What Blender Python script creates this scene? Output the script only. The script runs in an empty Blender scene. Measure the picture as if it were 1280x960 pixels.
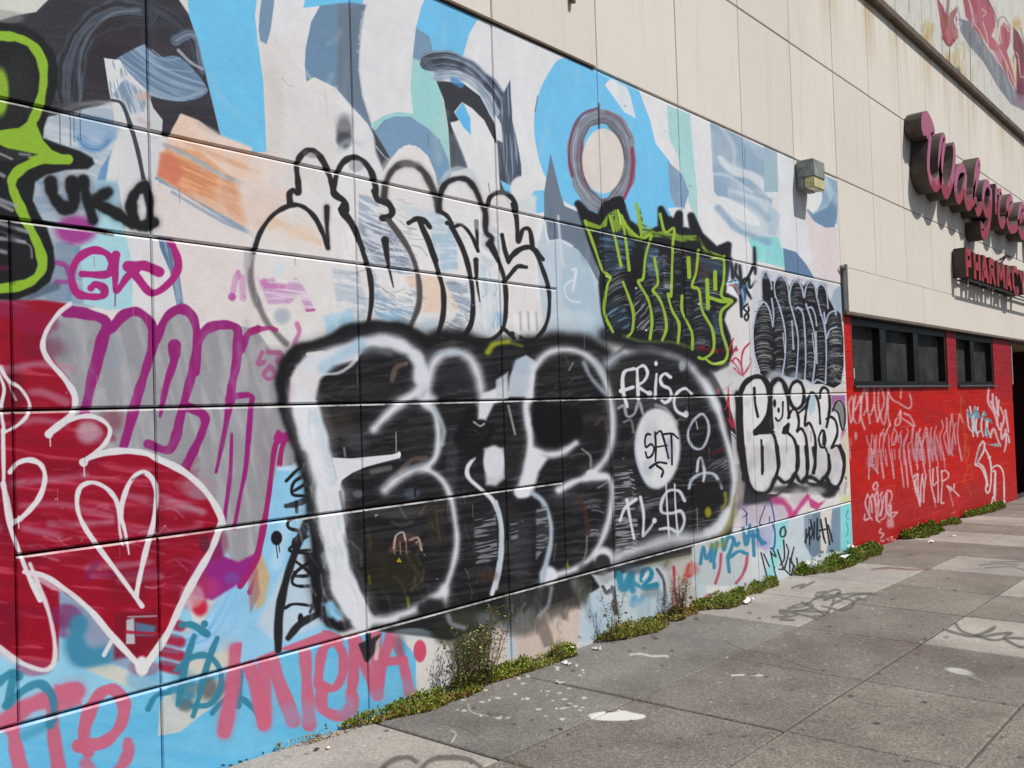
import bpy, bmesh, math, random
import numpy as np
from mathutils import Vector, Matrix
# ================================================================ camera, sky, sun, exposure
scn = bpy.context.scene
COL = scn.collection
cam_d = bpy.data.cameras.new('camera'); cam = bpy.data.objects.new('camera', cam_d); COL.objects.link(cam)
scn.camera = cam
CAM_F, CAM_YAW, CAM_PITCH, CAM_ROLL, CAM_DIST, CAM_H = 1158.593, .87173996, .02667407, -.03236179, 3.92853, 1.6
cam_d.sensor_fit = 'HORIZONTAL'; cam_d.sensor_width = 36.0; cam_d.lens = 36.0*CAM_F/1280
cam_d.clip_start = .05; cam_d.clip_end = 3000
def _cam():
    f = Vector((math.sin(CAM_YAW)*math.cos(CAM_PITCH), math.cos(CAM_YAW)*math.cos(CAM_PITCH), math.sin(CAM_PITCH)))
    r = Vector((math.cos(CAM_YAW), -math.sin(CAM_YAW), 0)); u = r.cross(f)
    r2 = math.cos(CAM_ROLL)*r+math.sin(CAM_ROLL)*u; u2 = -math.sin(CAM_ROLL)*r+math.cos(CAM_ROLL)*u
    m = Matrix((r2, u2, -f)).transposed().to_4x4(); m.translation = (0, -CAM_DIST, CAM_H); return m
cam.matrix_world = _cam()
SUN = Vector((.46, -1., 1.56)).normalized()          # direction towards the sun
world = bpy.data.worlds.new('World'); scn.world = world; world.use_nodes = True
wn = world.node_tree.nodes; wl = world.node_tree.links; wn.clear()
sky = wn.new('ShaderNodeTexSky'); sky.sky_type = 'NISHITA'; sky.sun_disc = False
sky.sun_elevation = math.asin(SUN.z); sky.sun_rotation = math.atan2(SUN.x, SUN.y)
sky.air_density = 1.0; sky.dust_density = 1.5; sky.ozone_density = 1.0
bg = wn.new('ShaderNodeBackground'); bg.inputs['Strength'].default_value = .09
wo = wn.new('ShaderNodeOutputWorld'); wl.new(sky.outputs[0], bg.inputs[0]); wl.new(bg.outputs[0], wo.inputs[0])
sd = bpy.data.lights.new('sun', 'SUN'); sd.energy = 4.2; sd.angle = math.radians(.53); sd.color = (1., .97, .925)
so = bpy.data.objects.new('sun', sd); COL.objects.link(so); so.rotation_euler = SUN.to_track_quat('Z', 'Y').to_euler()
scn.view_settings.view_transform = 'Standard'; scn.view_settings.look = 'None'
scn.view_settings.gamma = 1; scn.view_settings.use_curve_mapping = False
scn.view_settings.exposure = 0.06
R = random.Random(11)

# ---------------------------------------------------------------- survey of the place (metres)
# x along the wall, y into the building (wall face at y = 0), z up; the lens stands CD in front of the wall.
CF, YAW, PIT, ROL, CD, CH = 1158.593, .87173996, .02667407, -.03236179, 3.92853, 1.6
GA, GB = -.01838142, -.00454758          # pavement falls along the wall and away from it
JS0, JP = .95353, 1.209335               # vertical joints
ZA, ZB, ZC, ZD, ZE, ZF, ZG, ZH = 4.15, 2.915, 2.43, 1.657, 1.077, .407, 5.389, 6.649
_f = np.array([math.sin(YAW)*math.cos(PIT), math.cos(YAW)*math.cos(PIT), math.sin(PIT)])
_r = np.array([math.cos(YAW), -math.sin(YAW), 0.]); _u = np.cross(_r, _f)
AR = math.cos(ROL)*_r+math.sin(ROL)*_u; AU = -math.sin(ROL)*_r+math.cos(ROL)*_u; AF = _f
def to_photo(P):                          # surveyed point -> reference pixel (1280 x 960)
    P = np.asarray(P, float)-np.array([0, -CD, CH]); z = P@AF
    return np.stack([640+CF*(P@AR)/z, 480-CF*(P@AU)/z], -1)
def rays(p): p = np.asarray(p, float); return (p[..., :1]-640)/CF*AR-(p[..., 1:2]-480)/CF*AU+AF
def on_wall(p, y=0.):
    v = rays(p); t = (CD+y)/v[..., 1]; return np.stack([t*v[..., 0], CH+t*v[..., 2]], -1)
def on_ground(p):
    v = rays(p); t = (GB*CD-CH)/(v[..., 2]-GA*v[..., 0]+GB*v[..., 1]); return np.stack([t*v[..., 0], CD-t*v[..., 1]], -1)
def gz(s, w): return GA*s+GB*w

# ---------------------------------------------------------------- paint on flat surfaces
# A small numpy spray-paint rasteriser. Tiles are rasters of a real surface in metres; the marks
# are given as the outlines seen in the rectified reference and are laid flat on the surface.
rng = np.random.default_rng(7)
def _tab(n, seed):
    r = np.random.default_rng(seed); return r.random((n, n), dtype=np.float32)
NT = _tab(256, 3)
def vnoise(u, v):
    iu = np.floor(u); iv = np.floor(v); fu = (u-iu).astype(np.float32); fv = (v-iv).astype(np.float32)
    fu = fu*fu*(3-2*fu); fv = fv*fv*(3-2*fv)
    a = iu.astype(np.int32) & 255; b = iv.astype(np.int32) & 255; a1 = (a+1) & 255; b1 = (b+1) & 255
    return (NT[b, a]*(1-fu)+NT[b, a1]*fu)*(1-fv)+(NT[b1, a]*(1-fu)+NT[b1, a1]*fu)*fv
def sstep(x): x = np.clip(x, 0, 1); return x*x*(3-2*x)
class Tile:
    def __init__(s, PX, PY, loc, base):
        s.px = PX.astype(np.float32); s.py = PY.astype(np.float32); s.loc = loc
        s.h, s.w = PX.shape; s.rgb = np.empty((s.h, s.w, 3), np.float32); s.rgb[:] = np.array(base, np.float32)
    def box(s, x0, y0, x1, y1):
        c = s.loc(np.array([[x0, y0], [x1, y0], [x0, y1], [x1, y1]], float))
        i0 = int(max(0, np.floor(c[:, 0].min())-1)); i1 = int(min(s.w, np.ceil(c[:, 0].max())+2))
        j0 = int(max(0, np.floor(c[:, 1].min())-1)); j1 = int(min(s.h, np.ceil(c[:, 1].max())+2))
        return (i0, i1, j0, j1) if i1 > i0 and j1 > j0 else None
TILES = []; HAZE = True
FX, FY, FK = 0., 0., 1.
def fr(x, y, k):
    global FX, FY, FK
    FX, FY, FK = x, y, k
def pts(t):
    if isinstance(t, str): t = [tuple(map(float, q.split(','))) for q in t.split()]
    return np.array([(FX+q[0]/FK, FY+q[1]/FK) for q in t])
def smooth(p, closed=False, n=6):
    if len(p) < 3: return p
    q = np.vstack([p[-1], p, p[0], p[1]]) if closed else np.vstack([2*p[0]-p[1], p, 2*p[-1]-p[-2]])
    out = []
    for i in range(1, len(q)-2):
        for t in np.arange(n)/n:
            out.append(.5*((2*q[i])+(-q[i-1]+q[i+1])*t+(2*q[i-1]-5*q[i]+4*q[i+1]-q[i+2])*t*t+(-q[i-1]+3*q[i]-3*q[i+1]+q[i+2])*t**3))
    out.append(q[-2]); return np.array(out)
def hexc(c):
    if isinstance(c, str): return np.array([int(c[i:i+2], 16) for i in (0, 2, 4)], np.float32)/255
    return np.array(c, np.float32)/255
def _blend(T, b, a, col):
    i0, i1, j0, j1 = b; v = T.rgb[j0:j1, i0:i1]; v += a[..., None]*(col-v)
    q = T.alp[j0:j1, i0:i1]; q += a*(1-q)
def streakcol(T, b, c1, st):
    # st = (angle_deg, across_px, along_px, colour, lo, hi[, bend, cx, cy])
    i0, i1, j0, j1 = b; X = T.px[j0:j1, i0:i1]; Y = T.py[j0:j1, i0:i1]
    if len(st) > 7:
        cx, cy = FX+st[7]/FK, FY+st[8]/FK; X0 = X-cx; Y0 = Y-cy
    else: X0 = X; Y0 = Y
    a = math.radians(st[0]); u = X0*math.cos(a)+Y0*math.sin(a); v = -X0*math.sin(a)+Y0*math.cos(a)
    if len(st) > 6: v = v+st[6]*u*u*.01
    n = .62*vnoise(u/st[2]+31.7, v/st[1]+11.3)+.38*vnoise(u/st[2]*2.3+7.7, v/st[1]*2.1+3.1)
    m = sstep((n-st[4])/(st[5]-st[4]))
    return c1+(hexc(st[3])-c1)*m[..., None]
def S(t, w, col, a=1., soft=1.2, closed=False, sm=True, w2=None, st=None, drip=0, lat=None):
    """paint stroke; w, soft in frame units; w2 = end width; lat=(colour, amount, n): bristle streaks along the stroke"""
    if HAZE and soft >= 9 and w >= 20 and a > .85 and not st:      # overspray round a fat-cap line
        S(t, w*1.5, col, a*.22, soft*2.2, closed, sm, w2*1.5 if w2 else None)
        if hexc(col).mean() > .7 and soft >= 10 and w < 60: w *= .78; soft *= 1.35; w2 = w2*.78 if w2 else None
    p = pts(t); c = hexc(col)
    if sm: p = smooth(p, closed)
    elif closed: p = np.vstack([p, p[:1]])
    r0 = w/2/FK; r1 = (w2 if w2 is not None else w)/2/FK; sf = max(soft/FK, .35)
    m = len(p); ra = np.linspace(r0, r1, m); sd0 = float(abs(p[0, 0]*1.7+p[0, 1]*3.1)); ra = ra*(1+.13*np.sin(sd0+np.arange(m)*.37)+.07*np.sin(sd0*2+np.arange(m)*1.1)) if m > 4 else ra; R = max(r0, r1)+sf+1
    rows = None
    if lat: lt = np.random.default_rng(int(abs(p[0, 0]*7+p[0, 1]))).random(64).astype(np.float32)
    for T in TILES:
        b = T.box(p[:, 0].min()-R, p[:, 1].min()-R, p[:, 0].max()+R, p[:, 1].max()+R)
        if not b: continue
        i0, i1, j0, j1 = b; D = np.full((j1-j0, i1-i0), 99., np.float32); L = np.zeros_like(D) if lat else None
        for k in range(m-1 if m > 1 else 1):
            q0 = p[k]; q1 = p[min(k+1, m-1)]
            sb = T.box(min(q0[0], q1[0])-R, min(q0[1], q1[1])-R, max(q0[0], q1[0])+R, max(q0[1], q1[1])+R)
            if not sb: continue
            a0, a1, b0, b1 = sb; X = T.px[b0:b1, a0:a1]; Y = T.py[b0:b1, a0:a1]
            d = q1-q0; l2 = float(d@d)+1e-9
            tt = np.clip(((X-q0[0])*d[0]+(Y-q0[1])*d[1])/l2, 0, 1)
            ex = X-q0[0]-tt*d[0]; ey = Y-q0[1]-tt*d[1]
            rr = ra[k]+(ra[min(k+1, m-1)]-ra[k])*tt
            e = np.sqrt(ex*ex+ey*ey); g = e-rr
            sub = D[b0-j0:b1-j0, a0-i0:a1-i0]
            if lat:
                less = g < sub; sl = L[b0-j0:b1-j0, a0-i0:a1-i0]
                cr = np.sign(ex*d[1]-ey*d[0])*e/np.maximum(rr, .1); sl[less] = cr[less]
            np.minimum(sub, g, out=sub)
        al = sstep(.5-D/(2*sf))
        if sf > 1.2:
            N = T.grain[j0:j1, i0:i1]; al = np.clip(al+(N-.5)*.5*4*al*(1-al)*.6, 0, 1)
        al = al*a; cc = c
        if st: cc = streakcol(T, b, c, st)
        if lat:
            f = (np.clip(L, -1, 1)*.5+.5)*lat[2]; k0 = f.astype(int) % 64; ff = (f-np.floor(f))
            nz = lt[k0]*(1-ff)+lt[(k0+1) % 64]*ff
            al_n = vnoise(T.px[j0:j1, i0:i1]/9., T.py[j0:j1, i0:i1]/9.)*.35
            cc = c+(hexc(lat[0])-c)*(np.clip((nz+al_n-.45)*lat[1]*2, 0, 1))[..., None]
        _blend(T, b, al, cc)
    if drip:
        for _ in range(drip):
            k = rng.integers(0, m); x, y = p[k]; ln = rng.uniform(6, 22)
            _raw([(x, y), (x+.3, y+ln)], .5, .2, c, a*.8)
def _raw(p, r0, r1, c, a, sf=.5):
    global FX, FY, FK
    o = (FX, FY, FK); FX, FY, FK = 0, 0, 1
    S(p, r0*2, c*255, a, sf, sm=False, w2=r1*2); FX, FY, FK = o
def F(t, col, a=1., soft=1., sm=False, st=None, mot=0):
    """filled patch; st streaks; mot mottling"""
    p = pts(t); c = hexc(col)
    if sm: p = smooth(p, True)[:-1]
    sf = max(soft/FK, .35); R = sf+1; m = len(p)
    for T in TILES:
        b = T.box(p[:, 0].min()-R, p[:, 1].min()-R, p[:, 0].max()+R, p[:, 1].max()+R)
        if not b: continue
        i0, i1, j0, j1 = b; X = T.px[j0:j1, i0:i1]; Y = T.py[j0:j1, i0:i1]
        ins = np.zeros(X.shape, bool); D = np.full(X.shape, 99., np.float32)
        for k in range(m):
            x0, y0 = p[k]; x1, y1 = p[(k+1) % m]
            if y0 != y1:
                cr = ((Y > min(y0, y1)) & (Y <= max(y0, y1)) & (X < x0+(Y-y0)*(x1-x0)/(y1-y0))); ins ^= cr
            sb = T.box(min(x0, x1)-R, min(y0, y1)-R, max(x0, x1)+R, max(y0, y1)+R)
            if not sb: continue
            a0, a1, b0, b1 = sb; XX = T.px[b0:b1, a0:a1]; YY = T.py[b0:b1, a0:a1]
            dx, dy = x1-x0, y1-y0; l2 = dx*dx+dy*dy+1e-9
            tt = np.clip(((XX-x0)*dx+(YY-y0)*dy)/l2, 0, 1)
            e = np.hypot(XX-x0-tt*dx, YY-y0-tt*dy); sub = D[b0-j0:b1-j0, a0-i0:a1-i0]; np.minimum(sub, e, out=sub)
        D = np.where(ins, -D, D); al = sstep(.5-D/(2*sf))
        if sf > 1.2: al = np.clip(al+(T.grain[j0:j1, i0:i1]-.5)*1.2*al*(1-al), 0, 1)
        cc = c
        if st: cc = streakcol(T, b, c, st)
        al = al*a
        if mot: al = al*np.clip(1-mot*1.6*(vnoise(X/14+5, Y/17+9)*.6+vnoise(X/5, Y/6)*.4), 0, 1)
        _blend(T, b, al, cc)
def B(x, y, rx, ry, col, a=1., soft=None, ang=0, st=None):
    """soft sprayed blob"""
    cx, cy = FX+x/FK, FY+y/FK; rx /= FK; ry /= FK; c = hexc(col); R = max(rx, ry)*1.6+1
    g = math.radians(ang); s_ = .5 if soft is None else soft
    for T in TILES:
        b = T.box(cx-R, cy-R, cx+R, cy+R)
        if not b: continue
        i0, i1, j0, j1 = b; X = T.px[j0:j1, i0:i1]-cx; Y = T.py[j0:j1, i0:i1]-cy
        u = X*math.cos(g)+Y*math.sin(g); v = -X*math.sin(g)+Y*math.cos(g)
        d = np.sqrt((u/rx)**2+(v/ry)**2); al = sstep((1+s_*.5-d)/s_)
        al = np.clip(al+(T.grain[j0:j1, i0:i1]-.5)*1.0*al*(1-al), 0, 1)*a
        cc = c if not st else streakcol(T, b, c, st)
        _blend(T, b, al, cc)
def MS(w, col, *ts, **k):
    for t in ts: S(t, w, col, **k)

K='1f1f22'; WH='e0e0e1'; SK='6fc0e8'; SK2='76c4ee'; ST='7193b0'; MI='a0d2d2'; WW='dcd6d0'
def hatch(x0,x1,y0,y1,n,cols,w=5,rise=.10,a=(.35,.9),slope=-.05,clip=None):
    """rows of short curved spray passes filling one letter stem"""
    for _ in range(n):
        y=rng.uniform(y0,y1); L_=(x1-x0); u0=rng.uniform(0,.45); u1=rng.uniform(u0+.25,1.); P_=[]
        for k in range(5):
            u=u0+(u1-u0)*k/4; P_.append((x0+u*L_, y+slope*u*L_-rise*L_*math.sin(math.pi*u)*1.6))
        S(P_,rng.uniform(.5,1.)*w,cols[rng.integers(len(cols))],rng.uniform(*a),2.5)
def scratch(pl,n,cols,w=8,ln=90,ang=0,a=(.15,.5),sf=6):
    for _ in range(n):
        x0,y0,x1,y1=pl; x=rng.uniform(x0,x1); y=rng.uniform(y0,y1); t=math.radians(ang+rng.normal(0,14)); l=rng.uniform(.3,1.)*ln; b=rng.uniform(-.2,.2)*l
        S([(x,y),(x+.5*l*math.cos(t)-b*math.sin(t),y+.5*l*math.sin(t)+b*math.cos(t)),(x+l*math.cos(t),y+l*math.sin(t))],rng.uniform(.3,1)*w,cols[rng.integers(len(cols))],rng.uniform(*a),sf)
def paint_wall():
    # ---------- painted mural behind, top left
    fr(0,0,4)
    F('-400,-100 1300,-100 1300,960 -400,960','d6d4d0')
    F('-400,90 0,100 80,75 180,60 260,-20 880,-20 945,75 985,200 1040,420 1105,690 1000,660 900,570 850,690 700,660 240,600 0,640 -400,640','34343a',soft=6,st=(5,5,60,'3d3a41',.4,.7))
    F('-400,-40 250,-40 180,55 80,75 0,100 -400,110','cfcfc6',soft=8)
    B(0,90,120,40,'8d8f88',.5)
    S('350,560 350,420 370,280 430,160 530,90 640,70 730,80',150,'55616f',.75,25,lat=('2f3036',.9,22))
    S('400,500 400,300 450,170 560,70 700,50',14,'8793a0',.5,8)
    S('700,20 800,60 900,130 960,230 1010,380',60,'4a5361',.5,18,lat=('2c2d33',.9,12))
    B(620,200,150,110,'352c33',.6); B(520,330,110,110,'2d2a30',.5)
    S('740,0 740,210',70,'3a3f49',.6,14)
    S('880,200 940,170 990,190 1015,300 1020,350',50,'7c8da0',.9,8,lat=('4e5966',.9,12))
    S('890,250 950,310 1010,345',14,'aab4bf',.8,3)
    F('575,305 650,255 722,222 745,245 800,285 880,280 950,330 1035,440 1015,480 960,500 890,508 800,490 740,470 670,420 615,365','667f99',soft=4,sm=True,st=(28,3.2,60,'8ea3b8',.35,.75,.25,800,380))
    S('600,320 680,420 780,480 900,495 1010,460',18,'93a6b9',.8,5)
    S('690,240 780,330 880,350 960,360',8,'9db0c2',.6,3); S('760,250 830,300 900,290',8,'9db0c2',.6,3)
    F('935,-20 1000,-20 1320,-20 1320,760 1105,685 1060,500 1040,420 990,200 945,80',SK,soft=2)
    # white brush column
    F('520,290 590,305 650,370 740,460 765,540 812,600 808,690 780,960 560,960 560,760 640,640 600,560 555,505','d2d3d6',soft=3)
    F('590,370 700,450 740,470 720,560 640,570 600,500 560,480','6f88a2',.85,12,st=(70,2.5,30,'b4bfcb',.4,.65))
    F('520,290 600,300 640,380 600,420 560,490 548,470','d8dadb',soft=2,st=(80,2,14,'9aa4af',.55,.75))
    B(715,480,40,25,'c9b0a8',.8)
    F('735,480 765,540 812,600 805,690 760,700 740,640','cbcccd',soft=3)
    F('160,960 200,850 215,700 235,585 560,510 600,560 640,640 585,700 520,960','a9b6c2',soft=6,st=(20,6,40,'c4cbd2',.35,.7))
    S('300,560 420,520 560,515',24,'b8b3b4',.7,10)
    F('560,515 610,520 660,640 600,960 510,960 560,760 585,690','d4d4d4',soft=4)
    B(470,640,110,60,'8aa9c8',.7); S('395,690 440,730 500,735 550,690',50,'4878ab',.8,14,lat=('7fa3c8',.9,10)); S('560,690 590,630',30,'93b0cb',.6,10)
    F('550,765 520,960 470,960 500,850','6c93bb',soft=6)
    for x in (298,350,368,400): S('%d,540 %d,%d'%(x,x+3,700+x%40),5,'46505c',.7,2)
    B(320,540,90,25,'4a4a50',.7); B(430,520,90,16,'5b5b62',.6)
    S('560,500 610,520 650,620 690,760 730,960',14,'3a3f48',.95,3,w2=26)
    S('700,600 740,620',30,'b9a7a5',.5,12)
    # peach beam
    F('905,568 990,600 1105,685 1280,750 1420,880 1520,950 1300,1210 1130,1080 900,985 780,895 795,800 862,640','e2c5b3',soft=5)
    F('830,720 1000,760 1150,880 1400,1000 1400,1120 1200,1010 900,960 790,880','cc8a64',soft=10,st=(24,4,70,'dfa27c',.35,.65))
    F('800,760 860,770 920,860 880,930 785,880','cf7a63',.9,14)
    S('820,725 960,790 1100,870 1280,950 1400,1010',26,'9aa5ad',.85,8,lat=('c6c2bd',.9,6))
    S('900,690 1060,770 1280,860 1440,930',26,'d8a98a',.8,10)
    S('960,640 1105,700 1280,770 1380,830',40,'e6d0c4',.8,12); S('1000,625 1080,670',30,'b9b2ae',.5,10)
    S('785,895 900,965 1050,1050 1280,1180',22,'7e97ad',.85,6)
    fr(320,0,4)
    F('-20,-40 1300,-40 1300,1000 150,1000 60,760 20,300','dcdcdd',soft=3)
    F('40,760 60,400 10,200 200,150 400,420 400,960 20,960','d9d5d1',.8,30)
    B(60,560,80,260,'cfc5c0',.5); B(60,830,100,70,'e3d3ca',.7)
    F('-50,-60 10,-60 -20,220 10,240 35,400 52,760 -20,760',SK,soft=2)
    F('35,-60 100,-60 72,150 52,222 20,205 12,150 18,60','7894ae',soft=2)
    F('235,40 260,-60 545,-60 535,20 480,22 320,30',SK,soft=2)
    F('320,28 480,10 550,25 520,120 512,350 530,480 580,640 670,790 640,855 600,700 560,620 470,520 400,440 290,385 252,408 243,330 248,240 275,110','6d8ba6',soft=2,sm=False)
    F('410,20 550,25 520,120 512,350 530,480 575,620 520,560 470,520 405,440','6c7886',.8,14)
    F('585,640 680,790 638,855 600,760','3f434b',.9,10)
    S('600,730 640,780 665,800',4,'d5d5d5',.9,1.5)
    S('535,60 510,260',14,'b4bfca',.6,6,st=(90,1,3,'6d8096',.4,.6))
    S('80,-60 110,60 140,200 300,420 400,440',16,'e1e0df',.4,10)
    S('130,390 160,425 185,432',4,'a8a6a4',.8,1.5); S('345,440 355,580',3,'b9b7b4',.7,1.5)
    B(440,660,38,80,'4e5055',.85,.7); B(440,610,50,50,'a9a9ac',.4); B(440,700,40,40,'43454b',.6)
    F('850,-20 935,-20 1110,95 1065,170 1030,300 890,285 870,185 800,140 825,40','72bfe8',soft=2)
    F('800,138 868,182 892,283 850,312 783,292','7c98b2',soft=2)
    F('783,290 835,312 905,400 940,520 960,650 978,780 972,870 935,760 860,645 770,582 700,578 630,610 595,650 575,620 640,578 710,558 787,568 772,440','9cd0cd',soft=2)
    F('595,652 640,600 700,580 770,582 860,642 920,700 962,800 975,870 960,910 908,930 895,860 860,780 820,740 765,722 715,745 675,795','7a9bb6',soft=2,sm=False)
    F('900,400 1040,420 1120,480 1195,620 1203,720 1180,680 1140,600 1080,540 1030,510 990,560 1015,600 975,620 1000,700 1055,840 975,860 962,640 940,500','3b3d43',soft=3)
    F('985,640 1040,760 1060,840 1000,840','5c6672',.8,10)
    S('860,310 950,300 1060,335 1150,420 1220,520 1275,660 1295,800 1290,980',88,'40454f',1,6,lat=('8b9cb0',1.0,14))
    S('900,385 980,375 1070,400 1150,480 1190,560',46,'b7c2cc',.85,6,lat=('6d84a0',.8,10))
    S('850,300 900,350 960,340',30,'47505c',.8,10,lat=('8b9cb0',1,8))
    S('985,400 1025,425',30,'4d8cc5',.8,6)
    F('1035,510 1072,590 1076,675 1040,640 995,562','64b6e6',soft=2)
    F('972,612 1010,605 1080,690 1110,900 1090,960 1060,830','dededf',soft=5)
    F('1078,560 1140,600 1190,700 1215,960 1110,960 1078,690','dfdfdf',soft=4)
    F('1205,700 1250,720 1300,960 1220,960','3c4048',.9,4,st=(85,2,30,'54606e',.4,.7))
    F('675,795 740,728 800,728 860,790 900,880 915,960 620,960 640,850','e0dcd9',soft=2)
    fr(640,0,4)
    F('12,150 400,300 640,440 1300,750 1300,1500 20,1500 0,600','dfdfe0',soft=1)
    F('-30,1000 0,960 50,960 45,820 20,680 0,600 -10,400 -60,500','4a5563',soft=3,st=(88,2,40,'7f90a3',.45,.8))
    F('258,290 430,350 470,372 600,425 640,450 700,620 722,720 790,810 800,1200 500,1300 430,1100 250,1000 160,870 118,720 110,600 130,480 180,370','75c2eb',soft=2,sm=True)
    S('128,480 114,560',6,'6a6f7a',.8,2)
    F('490,395 575,435 592,480 620,592 560,560 465,425','d7dfe2',soft=2); F('490,395 520,405 545,480 500,470 465,425','e1e2e2',soft=4)
    F('630,440 770,520 800,560 785,690 830,780 837,870 720,720 690,600','e0dfdf',soft=2)
    F('775,525 890,572 900,700 925,960 930,1130 880,1000 830,780 785,690','a9d4d3',soft=2)
    F('780,808 850,870 885,960 850,1080 800,1000 790,960','849fba',soft=2)
    F('990,608 1300,760 1300,1240 1240,1240 1010,960','b2c2ce',soft=2,st=(30,16,60,'93abc0',.35,.7))
    F('992,612 1150,690 1150,800 1010,860','94a9bc',.6,14)
    S('1040,790 1100,850 1200,880 1300,960',26,'dfe2e4',.8,10,w2=60)
    S('1000,870 1080,880 1200,960',14,'dfe2e4',.5,8)
    S('1050,640 1110,740 1100,860',20,'c9d3da',.6,10)
    F('192,768 240,960 262,1030 330,1060 420,1100 380,1200 160,1200 160,960','707c8a',soft=2)
    F('-60,900 50,960 160,950 163,1060 90,1074 0,1050','75c2eb',soft=2)
    B(50,940,60,60,'e0dfdf',1,.3)
    # tyre ring
    S('450,582 370,615 322,700 314,800 330,900 380,985 450,1030 520,985 570,900 585,800 575,700 520,615',72,'6d6a74',1,3,closed=True,lat=('8e97a3',.9,13))
    S('430,540 350,575 300,660 285,780 300,880',14,'7c3b50',.8,4); S('600,740 605,830 590,920 560,990',16,'9c3357',.85,4)
    S('345,700 345,820 380,940',12,'8b4a60',.7,4); S('470,560 540,600 590,690',12,'7d5060',.6,5); S('480,650 540,700 565,790',10,'6d4357',.6,4)
    S('330,640 305,760 330,900 390,990',10,'b8bfc6',.5,4)
    S('435,520 435,640',12,'4a3c45',.6,3)
    B(455,805,104,162,'dcd4ca',1,.03)
    # ---------- right top of the mural, by the lamp
    fr(960,0,4)
    F('-20,640 45,755 62,960 -20,960','a3b8c6',soft=2)
    F('45,755 130,800 140,960 200,1250 60,1200','dfe0e1',soft=2)
    F('150,820 345,905 352,960 345,1120 250,1120 200,960','8fa9bf',soft=2,st=(70,12,40,'b4c6d3',.35,.7))
    B(228,1000,40,62,'e2e3e3',1,.12,ang=20)
    fr(960,240,4)
    F('185,90 200,85 225,110 300,75 345,-20 345,120 332,175 290,180 210,135','6f8da8',soft=4,st=(0,14,30,'9db3c5',.4,.7))
    F('-200,-20 0,40 60,120 75,290 -50,280 -200,180','cdd6dc',.8,10)
    F('0,60 60,110 40,220 0,210','b3c5d1',soft=4)
    F('60,-60 140,-40 175,90 200,180 250,300 200,360 70,290','dddee0',soft=3)
    F('175,60 250,180 345,180 360,450 255,425 215,300','dcd0cf',soft=8)
    F('-100,230 0,222 45,225 78,300 85,378 -60,345','8fd3d4',soft=3)
    F('75,280 140,300 190,360 232,430 85,402','6682a0',soft=3)
    fr(640,240,4)
    F('780,80 850,75 885,110 880,190 830,190','dfdfe0',soft=3)
    S('830,0 850,130 870,200',14,'9db0bd',.5,6)
    B(1130,95,130,34,'e2e3e4',.95,.15,ang=32); S('1030,80 1120,180 1200,220 1280,250',30,'8aa4bb',.75,10); S('1100,20 1200,60 1280,130',34,'8ea7bc',.6,14)
    # ---------- second band: pale blue swirl between the two pieces
    F('160,150 380,180 410,280 440,380 455,480 470,740 240,760 160,700 120,300','b7c8d3',soft=4,mot=.15)
    F('160,0 190,0 235,0 262,75 330,105 360,200 400,270 430,400 452,480 420,430 380,350 330,290 250,240 185,245 160,130','6e7c8b',soft=3)
    F('250,250 330,290 390,400 450,560 470,740 340,700 250,520','a5bdcc',.8,14,mot=.2)
    S('165,150 180,240 240,240 300,270',12,'dfe3e5',.8,4); S('230,120 235,180 250,340 265,370',12,'cfd8dd',.8,5)
    S('300,440 265,470 270,520 300,545 340,550',9,'d9e2e6',.8,3); S('300,390 320,390 305,490',12,'e2e7e9',.8,3)
    B(300,650,120,60,'c3d2da',.6); B(400,300,60,70,'6f7d8b',.4)
    # ---------- band of the left: behind UKO
    fr(0,240,4)
    F('160,-60 470,-60 640,-40 640,170 560,560 240,620 200,300','a9b4bf',soft=6,st=(10,7,40,'8ea2b5',.4,.7))
    F('480,70 560,60 625,190 670,380 665,580 540,590 420,560 400,300','a5d0d8',soft=5)
    F('470,-60 600,-60 580,80 480,80','9ec6d4',.7,10)
    F('590,-60 790,-60 770,200 900,540 880,600 660,600 665,380 625,190','d8d6d8',soft=4)
    F('780,180 860,175 875,240 895,400 925,560 885,575 850,400 800,280','5d7794',soft=4,st=(80,3,30,'8da1b5',.4,.7))
    F('770,-60 900,0 1280,240 1500,300 1500,700 930,640 870,235 770,220','d9d1cd',soft=4)
    S('860,0 960,60 1120,150 1280,220',16,'8c9aab',.8,6)
    F('900,0 1280,-60 1480,0 1290,205 1150,130 1000,50','d9a98a',.75,16,st=(26,5,60,'cf8f6a',.4,.7)); B(1260,100,60,60,'d98f5f',.5)
    F('1180,-60 1600,-60 1600,640 1300,620 1240,240','ddd6d2',.8,30)
    F('280,250 360,250 400,300 350,540 230,560 120,540 260,420','7e8fa3',.9,8,mot=.2)
    S('390,280 345,540',24,'6f8fac',.8,6)
    B(380,190,100,70,'9d2f86',.85,.6)
    S('280,470 120,530 0,580',40,'4b5a6b',.7,10)
    # ---------- bottom left water colours
    fr(0,720,4)
    F('-400,-60 1700,-200 1700,1000 -400,1000','8fc6e0',soft=2)
    F('900,0 1280,-200 1400,-60 1280,300 1000,350','d7d3cd',soft=8)
    F('430,400 560,440 860,560 840,640 600,540 430,470','cfc9bb',.9,10)
    F('900,280 1150,150 1200,430 900,520','cdc8ba',.95,10)
    F('1150,150 1300,0 1300,420 1150,430','9dcae0',soft=8)
    S('1230,-260 1190,0 1140,150 1050,290 900,350',120,'74b3e2',1,22,lat=('9cc8e8',.8,10))
    F('1180,-140 1260,-200 1300,-60 1240,220 1230,60','b89aa0',.9,8); S('1290,-120 1330,60',40,'cda56a',.7,10)
    F('1130,40 1230,-20 1240,200 1160,250','7ab8e6',.6,14)
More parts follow.
